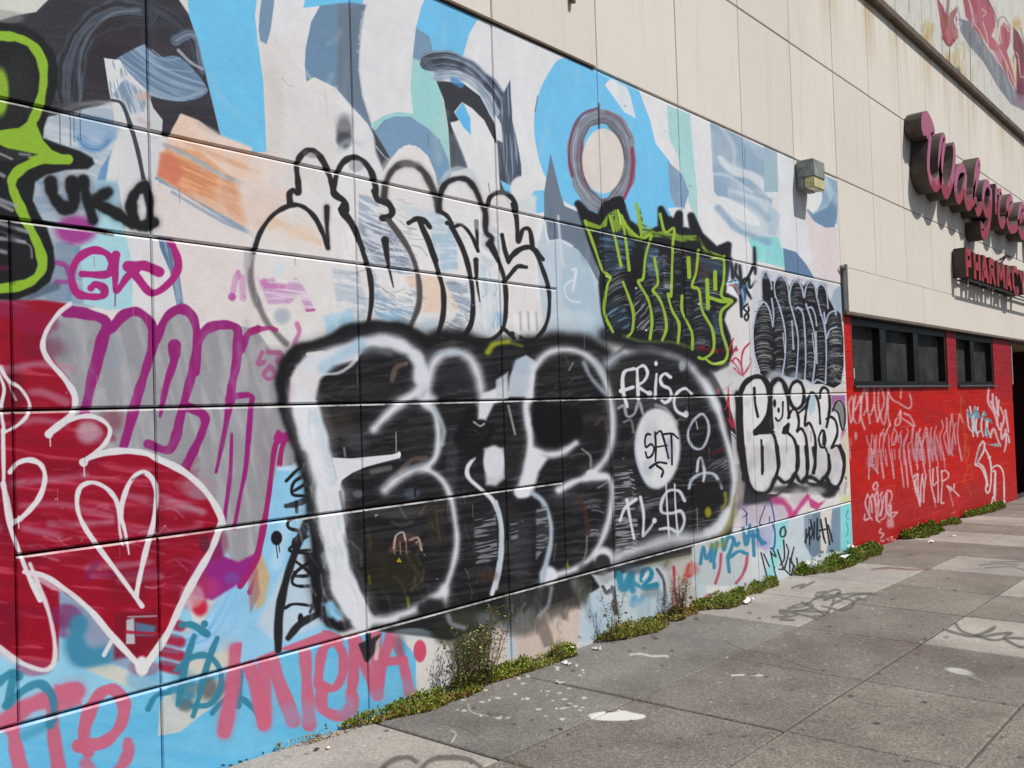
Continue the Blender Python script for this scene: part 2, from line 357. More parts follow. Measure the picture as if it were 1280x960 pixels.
    B(370,330,60,120,'6fa4c0',.8); S('395,240 375,330 400,400 470,410 560,370',80,'3d83a2',.85,18); B(480,250,60,80,'9aa0b4',.6); B(330,250,80,60,'7b3a6b',.7)
    F('-400,780 0,770 800,552 1300,425 1700,320 2085,225 2085,1200 -400,1200','6db9dc',soft=2,st=(8,14,90,'63b4dc',.35,.7))
    F('800,640 820,600 1060,520 1120,500 1130,600 1000,700 900,780 790,800','c9c6be',soft=6,mot=.15)
    B(1040,560,50,60,'3a3a3c',.6,.9); B(925,640,40,36,'37383c',.6,.9); B(950,560,60,30,'54555a',.5,.9)
    B(720,520,90,60,'69a8cc',.7)
    fr(320,720,4)
    # to the right of the blue
    F('700,280 820,250 1000,150 1400,0 1400,420 1000,560 800,600 800,400','d3cfcb',soft=5)
    F('-200,-300 20,-200 -10,340 -200,380','90c3e2',.6,20)
    F('1100,300 1280,250 1600,130 1600,480 1280,480 1000,560','d0c2b8',soft=20)
    fr(680,660,6.4)
    F('-300,480 0,460 560,300 1300,80 1300,700 900,800 560,850 -300,1050','bcc9d0',soft=4)
    F('-300,500 260,420 320,600 250,960 -200,1100','c9b9ae',soft=30)
    F('560,280 960,200 1000,700 600,760','b9c6cd',soft=10)
    F('960,260 1200,180 1230,640 1040,700','b4b1ac',soft=20)
    F('320,600 420,500 520,600 560,800 300,960','a9c0cf',.7,40)
    fr(0,240,4)
    # silver letter piece
    F('220,620 330,580 520,640 560,670 620,610 700,600 760,680 790,700 840,620 920,590 990,700 1040,670 1170,660 1280,690 1440,900 1500,1180 1490,1340 1425,1400 1385,1700 1300,1850 1180,1880 1080,1700 600,1500 200,1500','96969b',soft=4,st=(78,9,60,'a6a6aa',.35,.7))
    B(300,760,90,110,'7e858f',.5); B(560,800,60,90,'8f99a5',.5); B(1330,1300,60,200,'8d878f',.5)
    P='932674'
    S('330,595 430,610 530,650 505,760 455,960 420,1120 390,1200',55,P,1,4)
    S('530,700 560,680 620,615 690,600 755,660 765,760 725,900 690,1010 650,1160 610,1300',48,P,1,4)
    S('540,680 500,820 460,960',41,P,1,4)
    S('780,740 830,630 900,585 960,620 985,720 975,850 945,960 900,1130 880,1220 840,1290 740,1260',46,P,1,4)
    S('872,770 868,850 830,970 800,1120',66,P,1,4,w2=16)
    S('975,900 990,760 1030,690 1100,665 1175,675 1190,730 1180,860 1160,960 1150,1040',46,P,1,4)
    S('1205,790 1240,710 1290,685',39,P,1,5)
    S('920,1065 1020,1120 1010,1200 970,1290 925,1380',43,P,1,4)
    S('1150,1040 1120,1210 1080,1400',41,P,1,4,w2=14)
    S('1170,1020 1255,1020 1252,1090 1230,1360 1200,1520 1170,1680',32,P,1,4,w2=18)
    S('1158,1210 1150,1410 1120,1640',14,P,1,3,w2=24)
    S('1430,1230 1405,1300 1380,1520 1345,1720 1310,1880 1250,2000',20,'9c2868',1,3,w2=34); B(1432,1225,24,26,'a12a75')
    F('990,1860 1100,1690 1115,1820 1190,1850 1290,1800 1330,1790 1270,1880 1190,1960 1060,2040 960,2010','8f2a80',soft=10); B(1160,1930,40,30,'6a5fa8',.5,.9); B(1040,1980,60,50,'b03a78',.8,.9); B(980,2060,60,40,'c06a80',.5,.9)
    fr(0,240,4)
    # EVT tag
    P='a82a78'
    S('410,410 530,412 560,370 535,310 460,292 385,340 358,420 380,500 440,522 510,520 522,485 480,462 455,480',38,P,1,3)
    S('580,320 576,420 583,495 640,420 690,385',32,P,1,3); B(580,315,22,22,P,1,.3)
    S('640,372 720,368 795,400',56,P,1,4,w2=44)
    S('680,420 760,505 850,450 890,370 872,290 850,250',38,P,1,3); S('577,480 575,570',6,'7a2a62',.9,1.5)
    S('270,350 330,370 350,430',26,'993a85',.8,6); S('280,450 345,450',24,'993a85',.7,6)
    B(1190,415,14,26,'c07ab0',.9); S('1180,420 1160,520',30,'c993be',.8,6); S('1210,430 1215,530',34,'c48fbb',.7,8); B(1160,525,20,20,'b0559c',.9)
    S('1240,300 1245,420 1280,560',40,'8d8a90',.5,10)
    fr(0,240,4); scratch((260,640,1300,1400),60,['8a8a90','a9a9ad','b5b5b9','7f8086'],26,240,95,(.12,.3),20)
    # ---------- red heart piece
    fr(0,480,4)
    RD='960f2b'
    F('-400,-440 0,-415 200,-420 360,-400 290,-340 225,-230 235,-160 300,-80 360,0 380,80 345,170 450,160 545,220 530,290 490,350 620,330 760,360 900,420 1030,530 1110,660 1090,740 1040,830 960,960 830,1240 720,1420 560,1270 430,1120 300,1030 290,1380 230,1430 100,1390 0,1310 -400,1200',RD,1,10,st=(6,6,55,'b23a50',.56,.85))
    for q in ('0,-60 180,-100 360,-80','80,60 200,40 330,90','100,190 200,180 330,200','420,220 500,230 500,280','100,610 300,600 560,660','60,500 300,470 420,450','800,560 900,600 1020,640','250,700 420,700 560,690','650,560 800,600 1000,640','650,730 900,740 1000,700','440,920 600,910 760,890','120,720 300,760','600,980 800,960','-60,700 0,720'):
        S(q,rng.uniform(20,50),'b58a98',rng.uniform(.35,.7),16)
    for q in ('60,560 300,560 560,570','60,260 300,300 560,270','600,820 900,800 1000,760','300,880 500,860','-60,40 120,60','-60,-240 200,-240','100,420 400,420 500,380','650,660 950,690','-60,960 60,1000 220,1010','-60,1120 260,1140'):
        S(q,rng.uniform(30,60),'86102a',.6,18)
    B(180,-300,110,60,'8e2050',.5); B(30,-380,120,50,'8b3560',.5); B(440,240,60,60,'b79aa4',.8,.8)
    B(1000,520,90,60,'a28e98',.7); B(920,500,50,40,'a5505f',.5); B(1080,800,60,80,'7d2a3f',.5); B(990,1000,50,140,'a0345a',.6)
    S('480,900 440,960',40,'7a2060',.6,14); S('460,960 620,950 780,930',26,'9c4a78',.7,10)
    scratch((0,400,860,1000),50,['8b1029','b23a50','a3203c','7a0f24'],26,240,5,(.2,.5),16)
    for x,y,rx,ry,c,a in ((60,60,60,160,'4a1020',.45),(40,620,50,200,'5a1024',.4),(780,700,40,260,'6a1024',.4),(560,180,60,60,'6a0f22',.4),(150,860,90,70,'6a0f24',.4),(640,1000,120,90,'6a0f24',.4),(300,420,120,40,'7a0f24',.5),(900,980,70,120,'7a1230',.4),(200,-180,120,60,'6d1838',.45),(20,1200,90,120,'5a1226',.4)): B(x,y,rx,ry,c,a,.95)
    scratch((60,420,860,900),26,['c9a0ac','b56a7c','d0b4bc'],14,150,4,(.15,.45),7); scratch((700,700,960,1060),14,['c28a98','a34058'],12,110,8,(.2,.5),6)
    # lower: exposed colours between the lines
    F('290,1040 420,1110 540,1230 690,1400 640,1420 560,1400 430,1380 330,1250','8a8fa8',.75,14); B(330,1160,80,60,'7b2a5c',.7); S('395,1200 380,1290 420,1360 520,1360',90,'3f86a5',.9,18)
    F('570,1150 790,1130 790,1330 570,1380','761526',.75,14); F('632,1180 670,1170 675,1300 630,1300','b8c6cf',.9,5); F('675,1190 780,1210 770,1260 680,1260','4c86a6',.8,8); S('630,1240 800,1250',16,'a31d33',.9,5); S('640,1165 780,1160',10,'a5a0a8',.8,4)
    for y in (1210,1290,1360,1430): S('820,%d 900,%d'%(y-20,y),54,'a3142c',.85,12)
    for y in (1255,1330,1395): S('800,%d 890,%d'%(y,y+12),14,'6b7fa0',.5,6)
    B(1000,1120,36,40,'c01f38',.9,.8); B(960,1060,60,60,'d7c4c4',.5); B(720,1420,80,40,'8d5a70',.6); B(170,1420,90,40,'9a4a66',.6)
    LW='d9d8da'
    S('-20,1300 40,1350 120,1400 220,1430 270,1390 272,1280 240,1130 190,1000 150,900',26,LW,.95,6,w2=22); S('-30,1310 60,1380',40,'d8c4cc',.5,16)
    S('15,230 18,420 22,560 50,710 90,820 135,940 200,1080',20,LW,1,4,w2=26)
    S('120,940 220,960 330,1030 450,1130 560,1260 690,1400 720,1430',24,LW,1,4,w2=36); F('130,940 180,940 260,1000 360,1050 260,1030 180,980','d5c8cf',.7,8)
    S('410,390 480,355 600,335 720,345 800,380 920,440 1030,540 1105,670 1090,740 1050,840 980,960 910,1090 830,1260 720,1420',30,LW,1,4,w2=38)
    B(710,1410,34,50,LW,1,.4)
    S('350,-400 290,-350 230,-260 215,-180 250,-110 320,-30 370,50 372,120 340,170 240,250',22,LW,1,4,w2=34)
    S('240,255 330,190 430,160 510,180 550,230 530,290 480,340 410,390',22,LW,1,4); B(245,252,20,20,LW,1,.3); B(418,392,22,22,LW,1,.3)
    S('250,260 252,310',7,LW,.9,2); S('420,395 422,460',7,LW,.9,2); S('92,660 94,720',7,LW,.9,2)
    S('-20,-80 20,20 5,120 20,230',18,LW,1,4); S('-10,-100 40,-20 100,20 145,90 140,150 90,205 25,240',18,LW,1,4)
    S('10,-90 40,-10 80,80',12,LW,.6,3)
    S('50,440 90,395 150,380 205,405 225,470 200,560 140,640 60,700',26,LW,1,4); S('170,600 100,680',22,LW,.8,3)
    S('15,500 30,560 55,690',30,LW,.9,4)
    S('600,660 580,580 530,520 460,492 400,520 385,600 410,690 480,800 600,960 710,1110',22,LW,1,4,w2=26)
    S('605,690 610,600 650,490 710,440 765,480 782,560 765,700 730,830 700,960 680,1060',24,LW,1,4,w2=28); S('660,480 720,450',10,'6d4050',.6,3)
    S('590,640 600,740 612,800',14,LW,.9,3); S('610,680 630,760 645,850',20,LW,1,4,w2=10)
    B(1020,800,28,40,'4d2a3a',.6)
    S('520,1355 555,1290',22,LW,.95,3)
    # teal and pink tags along the bottom
    fr(0,720,4)
    TL='36809a'; PK='c4627c'
    S('30,730 140,650 300,600 380,575',90,PK,.93,12); F('270,540 400,550 410,640 290,680','c46a84',.9,6)
    S('60,740 80,860 110,1000',76,PK,.93,8); S('265,660 270,800 300,1000',70,PK,.93,8)
    S('440,880 420,800 440,700 500,590 570,570 620,640 600,750 520,830 410,850',62,PK,.95,6)
    B(400,850,42,36,PK,.95,.3); S('640,830 640,890 600,960 540,1010',56,PK,.9,8); S('430,940 480,1000 600,1040',60,PK,.8,12)
    S('-20,540 50,490 90,500',46,TL,.9,7); S('70,490 40,640',44,TL,.9,7); S('30,650 120,570 200,540 260,600 268,700 250,740',42,TL,.88,6); S('250,740 120,800',46,'3d88a5',.5,16)
    S('905,245 960,245 1035,290',34,TL,.95,4); B(1022,240,18,18,TL,1,.4)
    S('1085,310 1040,430 990,620 965,700',30,TL,.95,5); S('970,300 930,430 890,640',32,TL,.95,5)
    S('880,470 950,410 1040,400 1100,470 1100,560 1050,640 960,650',30,TL,.95,5)
    S('1200,500 1130,545 1090,600',32,TL,.95,5); S('1200,480 1190,650',32,TL,.95,5); S('740,665 780,600 850,580',28,TL,.95,5)
    S('1060,685 1120,620 1200,610 1280,680 1310,760',28,TL,.95,5); B(920,560,60,90,TL,.5,.9); S('850,560 960,600',30,TL,.7,8)
    fr(320,720,4)
    S('-100,370 -120,560 -160,780',78,PK,.92,10,w2=64); S('-80,360 -10,520 40,740',66,PK,.92,8)
    S('50,350 110,520 185,720',80,PK,.92,8); S('30,380 40,560 40,740',66,PK,.9,10)
    S('110,345 230,330 330,300 410,320',66,PK,.95,6); S('245,390 255,560 265,740',64,PK,.93,8)
    S('310,540 390,560 435,480 430,380 380,330 330,380 310,520',46,PK,.95,5); S('330,560 330,660 420,700 480,650 475,580',60,PK,.93,8)
    S('480,320 490,450 480,560',50,PK,.95,5); S('500,320 550,460 600,600',52,PK,.95,6); S('600,290 600,420 615,600',52,PK,.95,6)
    S('675,290 640,420 610,600',50,PK,.95,6); S('690,300 735,430 770,590',52,PK,.95,8); S('640,430 740,420',44,PK,.95,6)
    F('510,340 625,290 620,350 560,430 545,430','2c2a2d',.9,6); F('600,330 625,300 610,420 590,420','d5c8c4',.8,6)
    B(820,375,32,56,'c44a66',.95,.25)
    for x,y in ((260,690),(170,700),(450,660),(620,620),(760,570)): B(x,y,50,60,'7fa6c8',.35,.9)
    # the swoosh left of the big piece with the black ladder tag
    fr(320,480,4)
    F('100,420 270,390 330,700 330,1240 -80,1400 -60,1200 20,900 70,560','8fc4e4',soft=6)
    F('0,1200 120,960 220,820 330,760 330,1200 100,1300','c8ced4',.8,20,mot=.2)
    F('-20,900 20,830 70,960 40,1100 0,1130','c9a06f',.8,10); F('-40,950 0,880 20,1050 -30,1150','9a6a6a',.7,8)
    S('110,270 88,345 62,560 28,760 -10,900 -80,1010',24,'9c2868',1,3,w2=34); B(112,270,24,30,'a12a75',1,.4); S('110,240 130,260',24,'a12a75',.9,4)
    S('110,420 180,420 270,380',24,'cfe0ec',.7,8); S('150,700 100,900',60,'b9daee',.6,20)
    S('110,1330 115,1150 150,980 210,800 250,700',40,'26262a',1,6); 
    S('150,485 220,420 250,450 190,490 180,550 240,560',16,'232327',1,3); S('250,450 240,500 180,540',14,'232327',1,3)
    S('150,610 200,600 250,580',28,'3a3f47',1,3); S('200,590 205,640',18,'232327',1,3)
    S('250,665 170,680 165,720 250,740',16,'232327',1,3); S('250,750 190,780 200,830 270,830',16,'232327',1,3); S('260,760 170,820 190,840 280,850',14,'232327',1,3)
    S('190,880 270,950 200,960 190,940',16,'232327',1,3); S('280,880 200,940 180,990 210,1010 285,1010',16,'232327',1,3)
    S('145,1120 190,1100 290,1110',16,'232327',1,3); S('160,1270 220,1200 310,1150',34,'2b2b2e',1,6); B(222,1170,14,24,'232327'); S('300,1060 270,1140',14,'232327',1,3)
    B(102,770,28,36,'1f1f23',1,.25); S('98,790 108,870',5,'1f1f23',.9,1.5); S('110,780 118,840',5,'1f1f23',.9,1.5)
    fr(0,0,4); scratch((900,0,2400,1900),60,['cfccc8','e8e6e4','d9d3cd','c4c6ca'],30,260,95,(.1,.3),24); scratch((2500,200,4000,1400),50,['cfccc8','e8e6e4','c4ccd4'],24,200,95,(.1,.25),20)
    # ---------- white letters with thin black outline (upper middle)
    fr(320,240,4)
    F('0,280 60,130 150,80 170,0 190,-60 260,-40 340,60 500,0 700,-50 1400,20 1400,760 850,800 200,780 60,640','dedbd8',.9,10)
    F('10,260 80,120 200,100 300,180 360,310 200,290','e0d3ca',.6,20); S('60,120 200,200 320,250',30,'e0b999',.5,14,st=(30,3,30,'ddd',.4,.6) if 0 else None)
    B(60,160,60,30,'e3bfa2',.6,.9); B(220,200,80,40,'e4cdbd',.7,.9)
    F('515,10 600,30 640,120 720,230 790,380 812,560 775,680 590,660 585,400 540,290 510,180','a3afbd',soft=6,st=(14,3.2,26,'d9dcdf',.42,.66,.3,650,300))
    F('520,160 640,140 740,260 770,400 600,360 540,250','767e8f',.75,14,st=(14,2.6,22,'c4cad3',.4,.62,.3,650,300))
    F('590,480 770,560 800,600 760,680 600,650','8ba4ba',.8,10,st=(18,2.2,20,'dfe0e2',.45,.65))
    F('590,390 760,420 800,560 640,520','dfdcda',.9,14); F('730,420 800,420 810,500 790,490','e3c5b0',.8,10)
    F('860,90 960,120 1005,180 1010,390 925,400 880,240','a9c0d0',soft=8,st=(0,4,30,'c5d2db',.4,.7)); F('700,60 860,90 880,160 760,120','c3d0d8',.7,14)
    F('770,200 820,180 900,330 905,400 790,380 720,230','e0dedc',.95,8)
    F('830,410 920,430 935,600 830,600','e1c6b2',.85,14); F('940,450 990,500 1030,590 940,590','e2cfc2',.9,8)
    F('940,440 1060,450 1080,600 1020,700 940,700 1020,590','8d9db0',.8,8,st=(18,2.6,24,'d3d9df',.42,.66))
    F('1110,380 1220,400 1240,560 1180,720 1080,720','d5dade',.9,10,st=(86,4,30,'b3c6d5',.5,.75)); B(1200,640,40,40,'8fb4d2',.8,.9)
    F('1130,160 1210,180 1230,330 1120,420','b5c3d0',.7,12,st=(35,3,24,'dfe1e3',.42,.66)); F('1010,190 1080,200 1110,300 1040,390 1000,280','dfdedd',.9,8)
    F('380,380 510,400 560,560 540,650 400,560','b4bfca',.8,14,st=(12,3,28,'dcdee0',.42,.66)); F('340,620 480,590 520,700 400,760 350,720','a3cde6',.9,14); B(870,680,50,40,'9cc4df',.8,.9); B(670,620,60,30,'8cbfe0',.7,.9)
    B(1150,620,40,60,'e2e2e2',.6); F('830,620 930,640 900,720 850,760 800,700','cdd6dc',.8,10)
    F('10,440 90,430 110,480 200,430 230,460 295,590 220,600 170,560 60,560','c08fbb',.75,10,st=(6,3,40,'dcc6d8',.45,.65)); S('200,600 290,590',12,'a8357f',.7,4); S('40,450 60,470 130,470',30,'c46aa8',.6,8)
    F('170,560 215,510 250,600 230,720 190,720','ded8d4',.95,6); B(130,620,40,40,'7f8ea3',.5,.9); S('205,660 215,700 190,760',24,'b0458f',.6,6); B(110,390,26,36,'cfd9e2',.8)
    S('-20,300 -25,450 10,560 60,660 150,760',30,'6d666b',.85,10); S('-30,700 60,680 100,690',24,'a02a6c',.8,4)
    S('30,800 10,860 40,850',22,'b0287a',.9,4); S('60,800 120,810 110,850',30,'a82a72',.9,5); S('70,870 40,910 60,935 95,920 80,880',22,'a82a72',.9,4)
    F('-20,760 150,780 130,960 -20,960','9f9aa2',.45,20)
    scratch((1090,420,1240,720),16,['eeeeee','c9cfd6','9aa2ac'],12,110,88,(.3,.8),5); scratch((400,60,520,300),10,['eeeded','d0d4d8'],16,120,80,(.3,.6),10); scratch((520,20,800,380),40,['5f6878','8c96a6','c9ced6','e3e4e6'],7,110,14,(.3,.8),3); scratch((590,470,790,640),26,['6d7787','a5b0bc','dfe1e3'],6,110,20,(.3,.8),3); scratch((940,450,1060,680),18,['6d7787','8c96a6','dfe1e3'],6,80,20,(.3,.8),3); scratch((380,390,540,600),20,['9aa3b0','c9ced6','7f8998'],6,90,16,(.25,.7),3)
    scratch((340,400,560,700),24,['e6e6e6','d4d9de','b9bfc8'],14,110,84,(.25,.6),8); scratch((540,40,1060,660),80,['e9e9e8','dcdddf','c5c8cd','a8adb5','8a8f99'],8,100,20,(.25,.7),4); scratch((560,60,1240,700),40,['efeeec','e2e1e0'],22,130,84,(.2,.5),12)
    O='2b292b'
    fr(300,160,6.4)
    S('330,640 230,720 150,840 90,1000 70,1100',40,'b9bcc0',.55,14)
    S('110,990 160,840 250,710 350,640 440,615 520,640 600,720 660,840 700,960',38,O,1,7)
    S('400,610 395,530 420,500 465,515 462,420 452,310 480,230 540,180 600,190 660,260 710,370 740,480 760,540 830,580 852,640 830,680 800,650',46,O,1,7); S('520,200 560,215 600,215',46,'6b6769',.5,14)
    S('840,680 920,800 985,970',38,O,1,6)
    S('693,635 695,800 708,965',44,O,1,9,w2=24)
    S('745,490 770,380 820,280 900,235 980,260 1050,350 1085,470 1100,570 1170,590 1215,650 1190,720 1140,720',46,O,1,8); B(930,300,60,50,'80868e',.5)
    S('1190,735 1280,860',40,O,1,6)
    S('790,180 830,120 900,110 960,130',50,'b9c2cc',.5,20)
    fr(320,240,4)
    S('385,-5 435,50 425,95 480,170 535,300 570,420 578,540 560,670',25,O,1,4)
    S('590,-5 610,40 665,65 682,110 630,130',26,O,1,4); S('660,140 720,215 780,320 812,430 815,560 770,680',26,'524e50',1,7)
    S('645,240 660,350 687,475',34,O,1,4,w2=6)
    S('820,150 870,270 912,400 937,500 935,620 905,725',25,O,1,4); S('985,180 1040,300 1072,420 1085,540 1078,650 1040,725',24,O,1,4)
    S('1100,340 1105,450 1120,548',26,O,1,4,w2=5); S('1175,250 1212,340 1242,440 1250,560 1235,680 1170,740 1070,740',22,O,1,4)
    S('1235,680 1290,730',20,O,1,3); S('1230,215 1245,300 1262,350',24,O,1,3,w2=14); S('1262,355 1285,320',14,O,1,3); S('1245,445 1290,390',20,O,1,3)
    fr(480,160,5.818)
    S('-10,340 50,250 140,235 240,260 330,400',70,'dcdcdc',.5,20); S('390,480 450,350 540,300 640,330 690,450',40,'c4cbd3',.7,14)
    S('0,500 15,400 60,310 130,262 210,265 285,315 345,420 380,520 395,600',44,'3c393b',.95,12); B(190,262,80,26,'8a8886',.55,.9)
    S('395,600 460,640 495,700 460,690',30,O,1,5); S('490,715 555,840 605,965',34,O,1,5)
    S('405,590 410,490 445,410 520,370 600,375 660,440 705,540 738,620 740,750 785,800 760,845',38,O,1,9); S('760,845 830,965',30,O,1,4)
    S('752,570 775,500 850,468 925,505 960,580 968,700 978,825 1010,740 1060,745 1082,880',32,O,1,6); B(850,470,60,20,'6c6a6b',.6,.9)
    S('900,965 950,900 1030,866 1100,885 1155,955',30,O,1,5); S('180,690 240,660 300,680 335,722',38,O,1,5); S('260,680 322,800 378,965',32,O,1,5)
    S('505,720 570,708 640,790 685,895',26,O,1,4); S('672,680 684,890',36,O,1,5,w2=12); S('860,785 882,870 905,955',22,O,1,3)
    F('430,560 560,590 700,640 720,760 560,700 480,640','dde0e2',.5,20); S('760,400 770,470',6,'5a5a5e',.8,2); S('690,600 700,760',6,'f0f0f0',.6,2)
    fr(640,240,4)
    S('0,320 60,280 110,292 158,400 185,500 182,620 150,700 90,742 0,705',20,O,1,4); S('0,400 30,372 72,376',20,O,1,4); S('0,60 22,140 30,245',18,O,1,3)
    for x in (20,60,100): S('%d,620 %d,720'%(x,x+6),24,'e8e8e8',.8,5); S('%d,600 %d,690'%(x+20,x+26),10,'9aa0a8',.6,4)
    # ---------- the big black and white piece
    fr(340,400,4)
    KK='1c1b1e'
    S('62,430 45,320 75,220 135,150 270,120 400,60 540,40 660,62 750,130',56,KK,1,16,w2=90); S('62,420 95,550 140,660 165,740 195,820',54,KK,1,14,w2=64)
    S('750,130 850,90 960,90 1060,140 1180,130 1300,120 1450,110 1600,130 1680,190',84,KK,1,30)
    F('75,420 75,230 140,160 260,130 400,70 560,50 690,80 770,150 860,110 960,110 1060,160 1160,130 1300,110 1450,110 1600,130 1680,190 1760,130 1880,120 2020,140 2120,190 2200,290 2260,440 2330,640 2340,760 2320,900 2300,1060 2240,1140 2050,1180 1800,1240 1600,1360 1400,1420 1160,1500 900,1600 640,1570 420,1540 250,1420 190,1000 130,640',KK,1,8,st=(-8,4,40,'2f2f31',.4,.7))
    fr(340,600,4); S('195,-60 205,100 225,300 228,480 232,600 270,690 330,730 400,715',74,KK,1,14,w2=50); S('180,380 215,520 225,620',40,KK,.9,16); fr(340,400,4)
    # interior tone
    for x,y,rx,ry,c,a in ((330,500,90,90,'38332c',.6),(500,350,120,60,'2f2e2c',.6),(720,600,60,90,'33312f',.5),(1000,600,60,120,'17171a',.8),(960,300,100,80,'2d2d33',.7),(1200,700,60,90,'2b2a2a',.7),(620,1250,140,110,'2b281c',.8),(520,1150,80,60,'2e2826',.6),(820,1020,50,140,'3a342a',.5),(1750,330,90,80,'33302c',.6),(430,620,60,40,'55575c',.5),(1100,1000,60,150,'242428',.8)):
        B(x,y,rx,ry,c,a,.9)
    S('600,300 620,240 670,218',24,'6a5850',.8,6); S('640,760 700,700 770,690',26,'5d5048',.8,6); S('1080,160 1110,122 1180,108',24,'9a9c2c',.9,9); S('1180,110 1250,130',16,'8b8e3a',.6,8)
    S('500,760 590,740',26,'706f6e',.7,8); S('360,640 365,680',12,'8d8f93',.7,4); S('620,560 622,660',6,'a9a9ab',.8,2)
    fr(340,600,4)
    S('600,350 640,300 700,290 740,320',40,'6a4a46',.55,10); S('610,340 620,280 655,262 668,300',10,'b6a8a2',.9,3); S('690,300 730,290 748,350',12,'a79c92',.9,4)
    for x in (610,640,670): S('%d,310 %d,370'%(x,x+4),7,'a08078',.7,3)
    S('600,350 690,360',6,'8a6a62',.6,3); F('622,410 636,388 650,412','b09a20',.95,2); S('600,210 650,230 700,210',16,'57514e',.5,5); S('640,140 670,190',12,'5f4f45',.7,4); S('770,130 740,170',14,'6a4a3a',.6,5)
    S('820,160 840,300',8,'45492a',.8,4); S('486,480 490,520',12,'6a6a14',.7,6); S('678,590 684,630',16,'77731c',.8,6); S('760,440 750,500 690,550',10,'4b4636',.7,5); B(430,70,26,20,'70757c',.7,.9); B(700,70,40,26,'5d6b7a',.6,.9); S('715,30 716,80',12,'252528',1,2)
    W='d4d8de'
    fr(340,400,4)
    GC=['55565a','6a6b6f','3c3d41','48443e','2c2c2f','85868a']
    scratch((240,280,640,640),26,GC,10,110,-8); scratch((500,480,800,700),22,GC,9,100,-10); scratch((380,760,900,1000),26,GC,9,110,-12); scratch((420,1000,880,1400),34,['3a382f','4c4a33','2c2c2e','5a5348','24241f'],14,120,80,(.25,.6),10)
    scratch((820,240,1040,620),20,GC,8,90,-6); scratch((860,640,1100,1400),40,GC,8,110,82,(.15,.45)); scratch((1180,500,1500,900),30,GC,9,110,-14); scratch((1180,900,1700,1400),50,GC,9,120,-16); scratch((1280,260,1640,460),26,GC,10,90,-20)
    scratch((1700,260,2200,700),40,GC,9,120,-30,(.15,.55)); scratch((1700,700,2260,1060),50,['55565a','7a7b7f','8e9094','3c3d41'],7,130,-9,(.2,.7),3); hatch(1740,1830,760,1180,60,['8d8f93','6a6c70','b0b1b4'],8); hatch(1560,1660,900,1100,18,['7d7f83','55565a'],8)
    for x,y,rx,ry in ((400,560,90,30),(900,700,30,160),(1500,900,120,40),(1240,1150,60,160),(1900,420,200,40),(620,960,140,30)): B(x,y,rx,ry,'7d8188',.22,.95)
    # left letter
    F('120,230 180,180 260,160 400,130 440,140 430,200 300,230 240,300 210,420 110,430 84,420 90,290','d6d3d6',1,14)
    S('160,420 200,560 245,700 285,850 300,1000 320,1160 360,1330 420,1440 450,1500',124,'d5d9df',1,14,w2=120)
    S('210,470 270,640 300,800',40,'b7c8d4',.5,20); S('300,1000 330,1250',50,'c9d0d4',.5,24,mot=0) if 0 else None
    scratch((120,420,260,1400),44,['b4c4d0','c9d3da','a4b2bf','e8eaec','c3c8d2'],16,170,78,(.15,.45),10); scratch((250,900,420,1460),26,['b4c4d0','e8eaec','a9adb8'],14,150,76,(.15,.4),9)
    S('90,420 100,330',30,'cdb3c0',.4,14); S('180,172 250,165',22,'e3ddd6',.9,6); S('130,420 300,1100',60,'dcdfe2',.5,30)
    F('250,1420 300,1400 360,1480 330,1500','8cc4e6',.7,14); B(290,1450,24,40,'8cc4e6',.6)
    S('190,210 320,165 450,118 560,106 660,135 735,205 745,290',62,W,1,22); S('250,270 330,265 400,220 450,150',16,'dbe0e4',.7,5); S('260,240 360,170 440,130',60,'9fc0d8',.7,20)
    S('745,290 735,350 650,410 570,480 510,545',58,W,1,16,w2=44); S('720,180 760,300 740,380 800,400',50,'cfd4da',.8,20)
    S('460,160 520,150 590,170',26,'71767d',.6,16)
    S('760,410 815,470 832,580 820,680 770,740',32,W,1,12); S('810,440 858,540 850,620',24,'aeb6c0',.8,12)
    S('770,738 700,755 620,800 565,850',42,W,1,18); S('770,740 850,800 895,890 915,1000 925,1110 905,1230 860,1360',28,W,1,12); S('560,830 640,760 760,720',20,'8d9299',.5,16)
    S('860,1360 780,1410 690,1460 580,1500 450,1500',48,W,1,16); S('860,1340 870,1440',36,W,.9,14,w2=20)
    F('300,688 400,692 480,684 600,672 640,660 642,690 560,710 470,735 400,765 350,800 335,840','d7dadf',1,4); B(636,672,9,14,'e3e3e3'); S('632,690 634,700',5,'ddd',.9) if 0 else None
    S('340,860 365,1000 395,1150 420,1260 470,1400 520,1470',14,'2a2a2e',.5,8)
    # second letter
    S('775,420 785,290 820,200 900,160 980,185 1025,260 1045,350 1050,440',44,W,1,20); B(890,165,60,18,'a9bccc',.5,.9)
    F('1055,365 1110,345 1175,310 1180,395 1110,420 1070,500 1030,495 1040,410','d6d8dc',1,10)
    B(1110,710,52,82,'d6d8dc',1,.35); F('1060,640 1160,640 1165,790 1120,830 1070,825','d0d2d8',.9,14)
    S('1010,690 978,740 985,790 1050,850 1110,910 1145,1010 1150,1120 1135,1250 1100,1370',20,W,1,7,w2=24)
    S('1050,520 1100,540 1080,590 1000,680',30,'151518',.9,8); S('1000,450 930,600',50,'141416',.8,14); S('1010,510 1040,530 1060,520',10,'b4b8be',.8,4)
    # third letter and its blob
    fr(620,400,4)
    F('55,385 70,280 100,200 150,175 195,205 190,300 180,385','b7bfca',1,8); B(125,230,40,40,'9fb2c4',.5,.9); F('0,300 60,260 60,390 0,390','c5c8ce',.9,10)
    S('165,385 150,440 168,560 170,640 150,760 120,870',36,W,1,10,w2=46); S('195,230 180,300 170,400',30,W,1,10)
    S('190,235 260,165 350,148 440,170 515,240 560,350 582,470 580,590 555,680 500,750 450,785',32,W,1,14)
